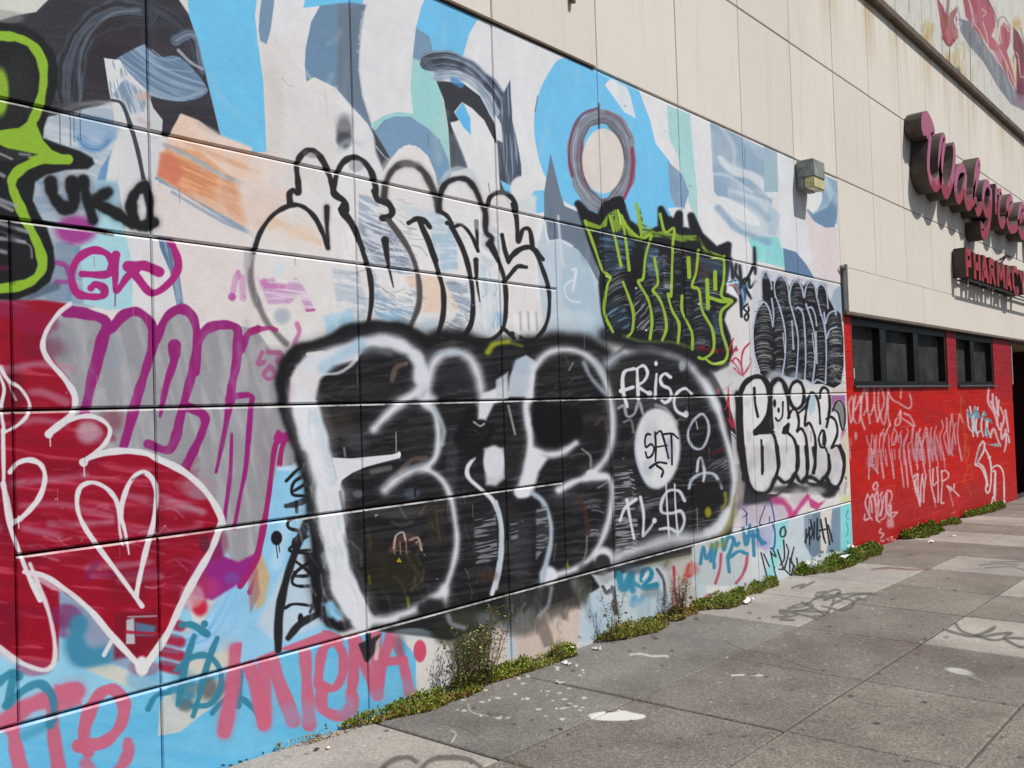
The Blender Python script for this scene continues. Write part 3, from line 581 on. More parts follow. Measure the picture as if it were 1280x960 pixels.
    S('440,215 470,280 520,340 555,370',22,'9aa2ae',.8,10); S('500,210 540,280',24,'a9b2bd',.6,12)
    F('190,400 300,420 420,440 440,540 400,610 300,640 220,620 180,520','0f0f12',.95,14)
    S('180,650 260,672 330,662 400,615',44,W,1,12,w2=30); F('175,640 260,690 215,760 190,850 110,885 140,790','d5d8dd',1,14); B(135,860,46,30,'dfe1e4',1,.6)
    S('430,645 470,680 475,740',12,'8f8b88',.8,5); S('315,850 400,805 470,790 540,785',40,W,1,10,w2=30); B(480,765,30,18,W,.9,.6)
    S('20,470 0,420 60,400',1,W,0) if 0 else None
    S('62,430 95,570',12,'a3a19e',.8,4); S('385,215 365,250',10,'87847a',.8,4); S('345,180 370,230',12,'4d4235',.7,5); S('500,520 540,490 560,560',20,'55453e',.6,8)
    fr(620,560,4)
    S('480,142 545,140 578,180 576,300 545,420 490,530 410,598 270,645',30,W,1,12); B(535,540,50,46,'d2d5da',1,.7); B(262,640,44,50,'d8dbe0',1,.6)
    S('180,225 235,270 272,370 272,480 245,600 215,740 150,850 60,890',22,'a9b6c2',.95,9); S('0,270 22,380 22,520 0,700',20,'b8c2cc',.95,6)
    S('220,740 160,840 60,880',40,'9fabb8',.6,20); S('300,480 290,560',10,'55504c',.7,4); S('455,440 450,520 430,580',10,'8f8c88',.6,4); S('400,240 440,300 460,420',22,'4b2c26',.7,8); F('345,600 357,560 370,605','8f9440',.7,8)
    S('510,200 560,170',10,'9a9c9f',.6,4)
    F('200,300 255,290 262,480 200,560','3a3c40',.8,8,st=(-6,2.2,18,'8b8f95',.48,.66)); F('590,90 660,90 720,440 600,520','2b2b2e',.9,8,st=(-7,2.0,26,'8d8f93',.5,.66))
    F('30,240 100,260 110,400 40,430','29292c',.3); 
    F('690,230 820,190 840,280 720,330','2b2b2e',.8,8,st=(-12,2.2,24,'73757a',.5,.68)); F('1050,70 1150,40 1160,110 1040,150','2b2b2e',.8,8,st=(-30,2.4,24,'808084',.5,.68))
    fr(340,600,4)
    F('1010,180 1120,160 1130,400 1020,420','29292c',.8,8,st=(-12,2.2,20,'8a8d92',.48,.66)); F('1190,180 1230,180 1230,300 1190,320','2c2c30',.8,8,st=(-12,2.4,18,'7f8388',.48,.66)); B(1080,480,50,30,'5a3a30',.5,.9)
    fr(620,400,4)
    # fourth letter
    S('560,215 640,160 760,135 880,165 970,220 1040,310 1100,430',44,'b9c0ca',.95,22); S('650,150 760,135 860,160',30,'d6d9de',.7,14)
    S('990,240 1060,340 1110,450 1140,560 1175,680 1192,790 1180,910 1150,1000',34,W,1,12); S('1030,200 1090,300 1150,440 1190,580 1225,700 1215,880 1190,970 1110,1060',30,'202023',1,8)
    S('1150,1000 1090,1060 1000,1085 880,1095 760,1130 640,1170 570,1200',56,'c9cdd3',.95,26); S('1160,960 1120,1030 1060,1060',50,W,.8,16)
    B(930,230,16,26,'c4cad2',.7,.9); S('450,260 500,330',8,'aaa',0.) if 0 else None
    F('800,440 860,460 900,520 920,600 915,700 880,790 820,840 760,830 720,760 695,660 700,560 740,470','d3d4d7',1,12,sm=True)
    S('800,425 850,445 905,520',16,'c4c6ca',.6,8); B(780,560,40,60,'b9bcc4',.6,.9); B(760,740,30,40,'a9b0bc',.6,.9); B(870,640,24,60,'98a2b2',.6,.9); B(850,520,40,40,'e0ddd8',.6,.9); S('705,580 700,680 740,790 810,840',12,'b9c6dc',.6,5)
    fr(800,460,8)
    L=K
    S('105,665 70,660 50,720 60,790 110,760 140,800 120,870 75,895 55,840',20,L,1,4); S('150,640 158,780 155,930',20,L,1,4); S('160,660 205,628 235,700 262,800 285,900',20,L,1,4); S('160,790 270,772',16,L,1,4)
    S('230,662 320,656 380,702',20,L,1,4); S('312,670 318,800 320,965',20,L,1,4)
    fr(620,400,4)
    S('770,738 810,712 852,716',12,L,1,2); S('805,728 835,752 828,782',12,L,1,2)
    LT='d6d8de'
    S('688,243 640,262 634,340 655,432',18,LT,1,4); S('626,355 685,335',18,LT,1,4); B(628,354,14,12,LT); S('706,250 708,320 712,395',16,LT,1,4)
    S('700,245 738,228 758,265 740,305 708,328 735,350 770,370',15,LT,1,4); B(768,366,14,14,LT,.9); S('803,270 798,330 796,390',14,LT,1,4); B(800,217,9,13,LT)
    S('872,285 845,268 822,290 832,325 868,345 876,385 850,412 828,402',16,LT,1,4); S('978,368 945,342 905,365 890,410 905,455 948,478',15,LT,1,5); B(950,470,14,18,LT,.8)
    S('612,440 640,430 655,480 690,470 715,410 735,470',14,'a3a5aa',.9,5); S('640,510 675,500 688,560',12,'8f9196',.7,5)
    S('1015,475 975,520 960,580 985,635 1030,640 1060,580 1062,520 1040,475',13,'b9c2cf',.95,6,closed=True); S('1000,505 1008,545',6,'c9c9c9',.8,2)
    S('965,840 985,790 1040,765 1095,775 1125,840',15,'b5bfcc',.95,6); S('1005,755 1012,700 1028,692 1042,760 1036,805',13,'c9d0d8',.95,5)
    S('1066,640 1066,700',6,'6a5048',.8,3); S('1080,670 1140,640',14,'6b1a22',.6,8)
    B(1060,700,40,40,'232327',.3); F('1000,820 1120,800 1130,900 1090,960 1000,960','1c1c1e',.85,10)
    fr(620,560,4)
    B(1060,320,16,26,'8c8c1c',.95,.7); S('1145,225 1148,270 1130,300',16,'8a8a30',.8,7); S('1200,240 1185,330 1150,410 1080,480',26,'807c40',.7,14); B(1110,480,60,30,'8c8838',.6,.9)
    S('620,362 645,300 700,255',16,LT,1,5); S('655,258 668,340 690,452',14,LT,1,5); S('722,245 738,330 735,435',14,LT,1,5); S('735,440 770,400 795,358',12,'b4b8c0',1,5); B(792,362,12,14,LT,.9)
    S('943,262 915,215 860,215 828,270 830,320 880,325 925,315 942,365 915,420 865,400 818,405',15,'c4cad2',1,5); S('850,180 856,300 866,445',9,'cdd1d6',.95,3); S('893,180 898,300 910,440',9,'cdd1d6',.95,3)
    S('760,480 820,455 900,450',16,'a9adb4',.7,8); S('1005,300 1008,420',6,'8f9298',.7,3)
    # under the big piece
    S('430,600 560,590',40,'232326',.5,14)
    fr(340,600,4)
    S('820,650 960,670 1080,690 1200,660',100,'2f3029',.85,34); B(870,760,60,60,'2e2f2a',.85,.9); B(950,860,50,80,'3a3c34',.75,.9); B(1000,780,90,110,'34362c',.7,.9); F('880,680 1120,640 1060,760 900,740','3e403a',.8,20)
    B(1250,640,70,60,'8f9aa5',.6,.9); B(1240,720,90,60,'4a4c4a',.7,.9); B(1080,700,60,40,'7f858a',.5,.9)
    S('880,680 900,720 960,740',24,'a9b0b6',.6,12)
    S('820,640 800,620 760,640',60,'232326',.9,16); S('650,700 760,690 820,660',30,'3c3e42',.6,16); B(700,770,100,30,'b9cdd8',.4)
    S('475,740 480,880 474,930',34,'242427',.0) if 0 else None
    F('465,770 495,760 492,880 478,915','242426',.9,4); F('540,770 700,740 640,860 570,820','6a7884',.0) if 0 else None
    S('640,790 640,850',50,'5a6470',.5,24)
    fr(680,660,6.4)
    F('-300,520 0,460 250,400 400,360 330,600 250,640 -300,700','2f2f2c',.85,40); B(-60,700,120,80,'5a5752',.6,.9); F('0,640 160,620 190,740 120,700 60,720','4c4946',.6,26)
    F('0,700 60,840 90,960 0,960 -60,800','6f6862',.7,16); S('250,440 330,620 380,720',60,'8593a0',.6,30); B(300,500,60,100,'4a4a3a',.7,.9); S('60,480 30,620 -40,700',26,'9aa2aa',.7,16)
    S('130,620 160,720 200,640',24,'6a625c',.6,14); B(470,270,60,60,'2a2a2d',.95,.6); S('420,300 540,330 560,360',50,'3a3b3f',.6,24)
    F('380,370 470,380 560,340 570,560 590,690 500,560','c6cdd2',.9,14); B(490,390,50,50,'8f9498',.6,.9); S('470,470 500,520 530,500',30,'34353a',.85,6); F('530,460 570,470 600,700 560,690 530,600 550,560','3d3e44',.85,7)
    scratch((-260,560,260,760),26,['6b655f','8d857d','4c4a46','b3a8a0'],16,150,95,(.15,.45),14); scratch((260,420,560,700),26,['9fb0bb','c9d3d8','6e7880'],14,150,92,(.15,.4),12); scratch((600,300,1000,600),26,['9fb0bb','7d93a3','c9d3d8','8a9298'],12,150,92,(.15,.4),10); scratch((980,240,1260,480),20,['a5a199','8a867c','c4c0ba'],12,130,92,(.15,.4),10)
    scratch((-300,460,380,560),20,['2c2c2c','3f3e3a','55534c'],22,160,80,(.3,.6),20)
    TB='2f7f9c'
    S('600,370 620,470 650,470 690,380',60,TB,.9,12); S('700,360 710,500',50,TB,.85,14); S('720,560 720,610 790,560',50,'4a90b4',.75,18); S('780,420 790,350 830,320 860,350 850,400 800,460 900,450',34,TB,1,8); S('740,450 800,480 900,470',36,TB,.8,10)
    B(720,330,100,40,'4a5860',.7,.9); S('905,330 950,400 965,480 960,600',24,'4a4450',.85,8); B(860,520,80,40,'5d6a76',.5,.9); F('690,600 960,500 970,680 760,740','a9bac6',.5,20,st=(90,3,60,'8fa9bb',.4,.7))
    S('790,410 820,370',14,'d9dde0',.9,5); S('970,300 990,260',24,'5a5a52',.6,10); B(980,300,50,40,'77735f',.4,.9)
    F('760,290 1180,170 1190,230 960,290 840,320','6e6a52',.5,20)
    RR='b0304a'
    S('1038,310 1045,460 1055,640',20,RR,.95,6); S('1060,645 1150,640 1250,590 1320,540',30,'b03a52',.85,10); S('1110,440 1160,290 1150,390 1240,310',22,'b0453f',.8,8); S('1120,380 1200,370 1180,260',14,'b0453f',.7,6); B(1130,650,50,20,'9c3a40',.6,.9)
    # ---------- green lettering, right of the middle
    fr(640,240,4)
    S('470,715 600,755 750,760 880,800 970,880',70,'252527',.95,26); S('560,740 700,765 820,770',30,'6f7075',.5,20)
    poly='330,60 375,105 435,130 470,60 500,80 540,40 580,150 625,180 650,230 700,200 745,180 745,85 770,130 815,150 835,110 835,190 910,205 895,120 940,215 1020,290 1080,265 1075,330 1060,430 1055,510 1112,540 1060,590 1045,640 1075,720 1090,790 1070,860 1010,885 950,850 880,790 700,745 600,745 490,710 462,600 450,470 455,400 400,260'
    S(poly,34,'242428',1,8,closed=True,sm=False)
    F(poly,'202225',1,3)
    GH=['5f6368','7b7f84','494c51','94979b','4a5d70']
    for x0,x1,y0,y1,n,sl in ((455,600,440,720,60,-.5),(420,560,240,420,50,-.05),(600,690,420,720,46,-.45),(660,740,260,480,40,-.05),(700,775,330,720,60,-.05),(735,800,300,740,60,-.05),(800,850,300,740,44,-.05),(850,905,320,760,50,-.05),(900,1000,330,800,90,-.02),(950,1060,340,560,40,.1),(1000,1060,560,760,40,.1)): hatch(x0,x1,y0,y1,n,GH,4.5,slope=sl)
    F('430,180 560,200 620,260 560,380 480,440','2b3846',.5,12,st=(4,2.6,24,'6f9cc4',.45,.7)); F('660,270 730,280 740,420 680,420','41566a',.8,8,st=(4,2.6,24,'7f93a4',.5,.75)); F('470,540 560,560 600,690 500,680','2c3440',.8,10,st=(-30,2.4,22,'5f86a0',.5,.7)); F('940,320 1060,380 1050,420 960,400','33485c',.8,8); F('860,300 1000,380 980,430 900,420','4d3a38',.6,10); F('1000,600 1050,660 1050,720 1000,690','38506a',.6,10)
    F('590,560 690,520 690,700 620,680','26272b',.9,6,st=(-45,2.2,22,'8d8f93',.5,.68)); B(610,420,60,50,'1b1b1e',.85,.9)
    S('940,780 1000,790 1060,800',26,'8c1c2e',.8,8,st=(80,2,4,'241a20',.4,.6)); S('1050,700 1075,790',14,'a89a90',.8,4)
    S('480,80 490,50 540,30 560,70',20,'1f2023',1,6)
    G='93b53c'
    F('480,110 520,85 560,130 620,215 640,235 600,235 560,190 520,200 490,160',G,.8,6,st=(80,3,12,'4a5a2a',.45,.65))
    F('640,80 660,160 720,200 800,185 840,215 920,215 930,240 850,250 760,225 690,225 650,230 625,160',G,.75,6,st=(10,3,14,'44502a',.45,.65)); F('930,220 980,290 1060,320 1060,350 960,310',G,.8,5,st=(40,3,14,'55642f',.45,.65))
    F('365,140 440,168 480,110 475,170 400,200',G,.85,4)
    MS(14,G,'365,145 410,270 450,385 475,410 492,430 475,475 462,600 505,700','490,120 520,250 545,368','550,120 570,250 586,390','540,110 580,180 640,235','622,60 640,160 648,235','648,240 695,215 668,320 656,430 632,450 682,540 700,640 690,735','740,110 765,200 808,180 810,230','712,330 730,450 705,490 735,530 762,600 772,680 752,740','806,230 800,380 795,515 780,510 800,590 835,660 830,755','932,290 920,400 900,470 935,490 950,590 1002,690 1006,790 960,832 935,828','555,450 582,520 606,600 602,690 580,722','850,520 852,600 898,700 902,785','1060,320 1060,430 1048,520 1100,545 1045,600 1050,700 1078,790 1060,848 1005,858 965,832',soft=2.5)
    MS(20,G,'882,330 886,425','975,440 980,580','1015,400 1016,485','980,525 1045,545 1095,545',soft=2.5); MS(9,'b4cf62','470,420 495,430','1000,330 1060,330','530,90 545,160','1010,860 1060,845',soft=2)
    S('560,720 650,745 800,750 900,780',16,'6f8040',.5,8); B(780,470,20,12,'e3e3e3',.5,.9)
    for x,y in ((670,690),(620,480),(935,560),(810,90)): B(x,y,5,5,'dfe3e6',.9)
    # MKC tag and blue drop
    fr(860,320,5.818)
    F('280,190 340,170 440,190 420,330 385,430 370,300 330,230','3c5c78',1,5,st=(80,3,12,'78a0bd',.45,.7)); S('300,210 350,220 370,280',16,'c98074',.8,6); S('280,205 360,190 430,195',12,'cfe4ee',.9,4)
    MS(22,'2c3238','310,20 318,80 325,160','350,60 345,130 385,180','375,70 385,190 380,230','482,-60 485,60 490,130',soft=9)
    MS(20,'26282c','480,60 440,150 410,200 400,180 440,160 450,230 490,185','420,240 460,310','380,290 388,440',soft=6)
    S('430,350 405,380 430,410 440,440 425,470 410,440 440,400 440,370',14,'222226',1,4); S('300,50 280,170',24,'2d3a46',.8,9)
    MS(12,'b03048','330,600 310,650 300,690','350,660 320,720','305,750 345,790 395,860 380,780 345,740 320,770','450,630 405,680 388,760 400,860 460,770 450,740',soft=4)
    B(350,680,14,14,'b03048',.8); B(330,820,90,50,'b8b4bb',.4,.9)
    fr(800,460,8)
    MS(14,'b02c40','780,200 785,260','880,190 882,260 870,370 850,410','885,260 900,520',soft=4); F('870,500 940,520 955,620 910,590','b02c40',.9,12); MS(14,'b02c48','940,0 1020,70 1080,0','1020,0 1030,80',soft=5)
    F('690,20 1080,0 1030,150 980,260 740,260','b4b3ba',.35,30)
    F('905,620 990,700 1000,960 940,960','c9c7c8',.9,8); S('920,660 990,740',10,'3c4250',.8,3)
    # ---------- grey streaked letters at the end of the wall
    fr(860,320,5.818)
    F('480,150 540,90 700,120 1000,180 1110,220 1130,420 1140,960 440,960 450,600 460,300','c9c9cf',.8,14)
    F('1060,250 1112,210 1112,420 1080,430 1040,330','94a9bb',.9,8)
    poly='535,160 565,115 600,180 635,190 660,140 710,160 735,230 760,180 800,170 840,220 870,180 910,190 935,240 965,195 1000,210 1020,300 1060,380 1110,420 1130,600 1132,800 1110,930 1060,960 980,930 900,930 850,900 780,890 690,870 620,900 560,880 520,850 480,700 472,560 500,400 545,340 560,310 540,260'
    F(poly,'1e1e20',1,5); pass
    GH=['6f7175','8b8d91','55575b','a5a6a8']
    for x0,x1,y0,y1,n in ((478,622,350,860,110),(622,705,330,860,70),(640,735,150,420,40),(705,800,300,870,80),(745,840,180,400,34),(800,858,380,880,60),(850,925,200,900,80),(930,1005,230,900,80),(1008,1130,440,940,110)): hatch(x0,x1,y0,y1,n,GH,5.5)
    scratch((1020,600,1120,930),40,['d0cfcd','b5b4b2','8b8b8b'],5,60,14,(.4,.9),2)
    B(640,880,70,50,'b9bac4',.8,.9); B(780,880,50,40,'a9abb8',.6,.9); B(560,290,14,60,'1f1f22',.8); S('560,130 570,230 560,300 610,270',40,'222225',.8,8)
    for x in (570,690,790,890,975): B(x,150+(x-570)*.13,40,18,'9aa3b3',.5,.9)
    C='a9b3c9'
    MS(12,C,'520,850 480,720 468,560 500,400 550,335 590,390 617,512','608,310 622,420 617,512','535,320 535,170 568,112 602,190 608,240','635,300 628,200 668,140 715,190 735,290 740,330','640,300 680,420 706,560 706,720 685,870','735,300 750,220 790,170 828,230 842,300','738,330 772,450 800,590 796,760 785,885','846,300 860,220 890,175 922,220 935,295','858,350 900,480 926,620 920,800 905,925','935,300 945,225 975,202 1008,260 1018,380','940,310 962,400 995,520 1006,700 1000,925','785,385 800,372 830,392','800,375 835,420 850,560 856,750 848,895','865,380 900,375 925,430 936,505','755,470 760,560 766,675','930,550 938,780','1000,490 1025,420 1070,400 1075,430','1000,490 990,410','1035,320 1060,330 1075,420','1008,600 1030,540 1080,515','690,870 740,890 785,885','848,895 905,925 940,900 1000,925',soft=4)
    MS(10,'d9dce4','470,540 480,700 520,840','690,560 704,700','905,560 918,700',soft=4,a=.7)
    # ---------- white letters with black outline at the end of the wall
    fr(860,560,5.818)
    F('390,-20 410,240 390,420 620,380 700,300 860,260 1000,360 1060,350 1140,260 1140,-20','27262a',.95,20); F('330,-40 400,0 400,520 330,560 345,300','c3bdb8',.7,14); B(400,420,60,30,'6a5a7c',.5,.9)
    fr(920,460,8)
    S('20,260 30,500 50,800 80,1000 95,1100',70,'242327',1,10)
    F('60,240 130,150 220,115 290,150 325,250 350,180 410,130 480,180 520,250 560,150 620,130 670,190 690,270 760,250 830,260 880,210 930,260 950,330 1030,330 1080,400 1090,550 1075,640 1030,700 1075,880 1100,1000 1110,1160 1080,1260 1030,1200 960,1160 900,1130 850,1120 800,1150 730,1140 690,1080 640,1170 580,1140 560,1060 500,1200 400,1260 250,1260 140,1180 100,960 80,700','dbdadb',1,8,mot=.12)
    for _ in range(26):
        B(rng.uniform(90,1060),rng.uniform(300,1150),rng.uniform(20,50),rng.uniform(30,80),['b9bcc4','e8e6e6','c9b3bd','a9adb3'][rng.integers(4)],.4,.9)
    F('720,290 760,250 800,290 790,420 740,470 715,380','a9c0cc',.8,14); F('970,420 1000,350 1040,335 1080,400 1090,520 1070,620 1045,570 1020,450','838385',1,6)
    F('950,270 1090,270 1095,420 1060,330 1010,320 960,400','8f4a86',.8,14); F('1050,640 1100,600 1095,720 1050,740','a04a8a',.7,14); F('960,200 1095,200 1095,250 960,250','cdbfb4',.8,8); F('1090,640 1120,640 1130,1200 1110,1200 1080,900 1040,740','cfc6ae',.95,10)
    Q='232225'
    S('40,260 48,500 62,760 90,1000 120,1130 160,1220',50,Q,1,7,w2=34); S('40,255 90,150 190,85 280,110 330,220 338,360 300,520 200,640',48,Q,1,8,w2=56)
    F('330,400 350,600 390,640 330,660 190,665 280,560','232225',1,8)
    S('190,660 290,615 370,660 405,780 425,960',32,Q,1,7); S('182,200 190,350 218,485',28,Q,1,6); S('252,720 262,960 262,1060',24,Q,1,6)
    S('345,280 350,180 410,112 470,140 510,250',44,Q,1,9); S('342,270 348,420 365,600',34,Q,1,7); S('510,250 522,400 530,490',26,Q,1,6); B(385,352,17,42,Q,1,.2); B(425,420,13,28,Q,1,.2); S('395,500 420,528 462,480 468,340',18,Q,1,5)
    F('455,655 470,590 525,540 540,560 525,650 490,665',Q,1,6); S('520,650 580,715 612,850 605,1000',30,Q,1,6); S('505,660 503,850',6,'77777a',.8,3)
    S('605,130 550,180 530,300 570,390 620,405 670,350 680,250 655,160',34,Q,1,7,closed=True); S('520,500 558,420 605,430 628,540 612,640',24,Q,1,5); S('625,450 700,380 715,300',26,Q,1,6); S('612,625 655,608 700,700 712,850 708,1000',28,Q,1,5)
    S('718,330 750,245 800,275 830,380 842,555',24,Q,1,5); S('715,330 700,450 690,570 735,550 780,650 795,760 790,1000',26,Q,1,5); S('750,630 750,740',8,'55555a',.8,3)
    S('838,300 850,220 885,195 925,240 938,380 925,490 905,590',28,Q,1,6); S('860,625 828,700 845,780 880,790 895,720 880,640',22,Q,1,5,closed=True); F('865,650 892,680 885,780 860,770',Q,.9,5); S('905,510 950,488 1000,540 1012,660 960,790',25,Q,1,5); S('895,800 925,880 935,1000',20,Q,1,5); S('955,800 1010,775 1050,840 1080,960',22,Q,1,5)
    S('965,430 1000,345 1045,330 1085,410 1090,540 1068,625 1045,560 1020,450 965,405',16,Q,1,4)
    fr(860,560,5.818)
    MS(26,Q,'645,-10 658,120 640,205','795,-10 798,130 772,205','858,-10 870,120 862,215','912,0 925,100 912,180','1022,50 1028,150 1000,215',soft=5); S('1105,-20 1135,60 1130,180 1095,270 1040,285',22,Q,1,5); S('540,-10 542,165',20,Q,1,5)
    S('400,0 425,200 460,300 520,328 590,310 640,215 700,250 760,225 780,190 815,245 862,215 905,215 960,245 1000,212 1040,275 1090,290',26,Q,1,9)
    B(545,380,140,40,'3a393d',.7,.9); B(760,300,160,30,'2b2a2e',.8,.9); B(1020,320,50,40,'2b2a2e',.85,.9); B(930,310,70,30,'a9a9ab',.7,.9); B(800,360,60,60,'b5b0b3',.7,.9)
    M='b8447f'
    S('625,380 700,400 745,470 752,560',44,M,.9,16); S('755,510 800,440 870,350',32,M,.9,10); F('870,350 900,370 950,400 1000,380 940,450 890,430',M,.95,10)
    F('390,450 470,430 600,390 700,430 720,500 400,590 385,560','a39ab8',.5,24); F('440,420 560,400 560,520 450,540','b9a9b4',.6,20); MS(9,'4b4a86','400,440 430,480 400,500','425,480 425,560','560,420 520,540 540,560','590,500 600,640 630,720','600,380 630,540 625,700',soft=3)
    F('1110,360 1180,330 1185,390 1110,400','c3cf8a',.7,14); S('1145,210 1150,225',12,'3c4654',.8,3); S('1150,250 1140,330',12,'5a6470',.6,5); F('1090,310 1150,260 1150,340 1100,350','b5b3b0',.6,10)
    # below the last horizontal joint
    F('30,730 60,700 640,540 1190,398 1200,1000 30,1000','bfcdd4',soft=2)
    F('30,700 250,650 460,590 460,1000 30,1000','b5bdbf',.8,20)
    F('640,545 735,515 620,960 560,960 610,700','8fd0d2',1,6); F('455,590 640,545 600,720 560,760 480,700','9ea3c0',.7,20); F('520,600 600,690 560,780 480,700','a98fc0',.4,20)
    F('845,492 965,462 975,760 905,800 850,700','6d8296',1,10); F('1045,445 1112,425 1112,745 1005,765 1040,600','7890a4',1,10); F('965,465 1050,445 1000,765 965,760','d8d0c8',1,5); F('1108,424 1188,400 1200,748 1112,775','86d0d6',1,3)
    F('905,800 1070,755 1075,830 905,870','cdd3d6',1,5); F('850,480 900,470 900,640 870,700 840,640','8fa3b2',.8,10)
    F('450,700 560,740 540,1000 400,1000','d0d2d4',.7,20)
    BL='3b7f9f'
    MS(26,BL,'90,840 110,720 130,800 160,760 175,700 165,820','210,690 190,800 190,870','250,660 260,740 290,650 330,660 310,740 290,800 300,900','330,660 350,710 370,690','310,790 370,750 430,770','400,580 420,700 440,640 450,560','470,600 480,780','500,580 520,660 560,690','420,640 500,640 540,700',soft=6,a=.95)
    MS(20,'a93a52','430,790 420,860 390,930 350,980','240,770 230,880 200,980',soft=8,a=.85); B(30,880,50,50,'b0483f',.5,.9); F('140,700 280,660 270,720 180,740','8e8a30',.5,20)
    D2='33343a'
    MS(11,D2,'530,760 580,960','550,770 590,860','600,750 630,900 650,960','600,760 640,790 620,740','650,740 690,870 660,880','695,670 700,800 670,850','715,700 730,760 700,880','770,720 750,820 790,880','790,800 805,915','740,800 740,900','690,870 760,940','770,850 740,960',soft=3)
    S('700,570 675,590 672,635 695,645 710,615 700,570',13,'34404a',1,3)
    MS(13,'2b2d33','860,590 855,690','880,580 885,700','890,520 905,610 890,660','920,540 915,660','940,510 940,660 960,640','965,520 985,640 1000,690','955,600 1000,590','1000,510 1030,700','1020,560 1050,680','1035,620 1045,640','850,680 900,560',soft=3)
    MS(7,'4a9aa6','1165,450 1150,500 1170,520','1150,540 1165,600 1150,640','1160,680 1175,720',soft=2)
    S('615,540 632,620 625,720 600,730',14,'3d4f86',.9,4)
    # flaking patches and grime along the foot
    fr(0,0,1)
    for _ in range(60):
        s=rng.uniform(330,1060); y=951-(s-320)*.352-rng.uniform(0,14); B(s,y,rng.uniform(1,3.5),rng.uniform(.8,2),['2b2b2d','8a8478','cfc9c0','55503f'][rng.integers(4)],.7,.9)
    for _ in range(14):
        s=rng.uniform(230,330); y=952-(s-320)*.352-rng.uniform(0,16)+4; B(s,y,rng.uniform(1,3),rng.uniform(1,2.5),'2c2c2e',.8,.9)
    for _ in range(46):
        x=rng.uniform(20,1040); s=rng.uniform(120,760); F([(x+rng.uniform(-3,3),s+rng.uniform(-2.5,2.5)) for _ in range(5)],['d5d2cd','b9b4ad','8f8b86','e4e2df'][rng.integers(4)],rng.uniform(.4,.9),.5)
    # loose drips
    for _ in range(50):
        x=rng.uniform(30,1040); y=rng.uniform(150,800); T0=['3a3a3e','c9cace','b8b4b0'][rng.integers(3)]; S([(x,y),(x+.5,y+rng.uniform(6,26))],1.0,T0,.35,.5,sm=False)
    # ---------- green arrow-like piece at the left edge (over everything there)
    fr(0,0,4)
    F('-500,100 0,112 100,118 200,170 270,260 292,340 290,430 250,540 220,640 215,690 300,722 400,755 462,790 472,820 440,845 330,850 230,875 175,910 165,1000 190,1060 235,1140 268,1240 275,1330 250,1410 180,1460 80,1500 0,1500 -500,1500','1f2123',1,8)
    F('-500,300 0,330 40,340 190,420 160,560 60,640 -500,640','26292a',.8,14); B(100,380,70,120,'2b3130',.6,.9)
    GN='8cb436'
    S('-60,178 20,180 90,190 160,225 208,300 218,400 202,500 175,580 130,640 60,668 -60,680',46,GN,1,5)
    F('-60,660 100,655 175,600 215,700 260,750 365,795 250,805 150,795 0,725 -60,725',GN,1,5,sm=False)
    S('340,797 220,800 130,830 70,880 60,930 90,1010 125,1090 165,1170 202,1260 210,1340 165,1400 90,1430 -60,1450',48,GN,1,5)
    B(0,460,44,120,GN,.95,.5)
    F('-60,735 60,745 190,772 60,810 -60,800','2b302e',1,6); S('-20,760 60,795',12,'8a8c8e',.9,3); S('100,770 150,775',14,'8a8a8c',.8,6)
    for t in ('-20,860 20,880','-20,990 80,1030','-20,1010 60,1050','-20,1110 140,1160','-20,1190 60,1200 120,1210','-20,1250 30,1262'): S(t,20,'9a9aa2',.8,7)
    S('40,1180 90,1200 150,1230 160,1290',10,'a9a5ae',.6,5); S('60,1100 60,1400',40,'201c22',.4,14); B(20,1340,40,14,'5a2040',.7,.9)
    S('-20,1150 100,1190',12,'5a5a60',.5,4)
    fr(0,200,6.4)
    U='1e1f21'
    S('405,175 420,270 480,360 540,385 590,350 590,260 575,175',96,U,1,16,w2=104); S('665,165 690,290 745,480',98,U,1,16,w2=70); S('865,255 790,300 740,340',92,U,1,20,w2=70); S('760,350 880,400 980,460 1060,520',84,U,1,14)
    S('1140,215 1085,260 1050,350 1065,450 1110,520 1170,525 1230,500',84,U,1,14); S('1160,200 1195,330 1200,500',64,U,1,12)
    S('300,492 500,530 700,550 900,590',34,'141416',.95,6)
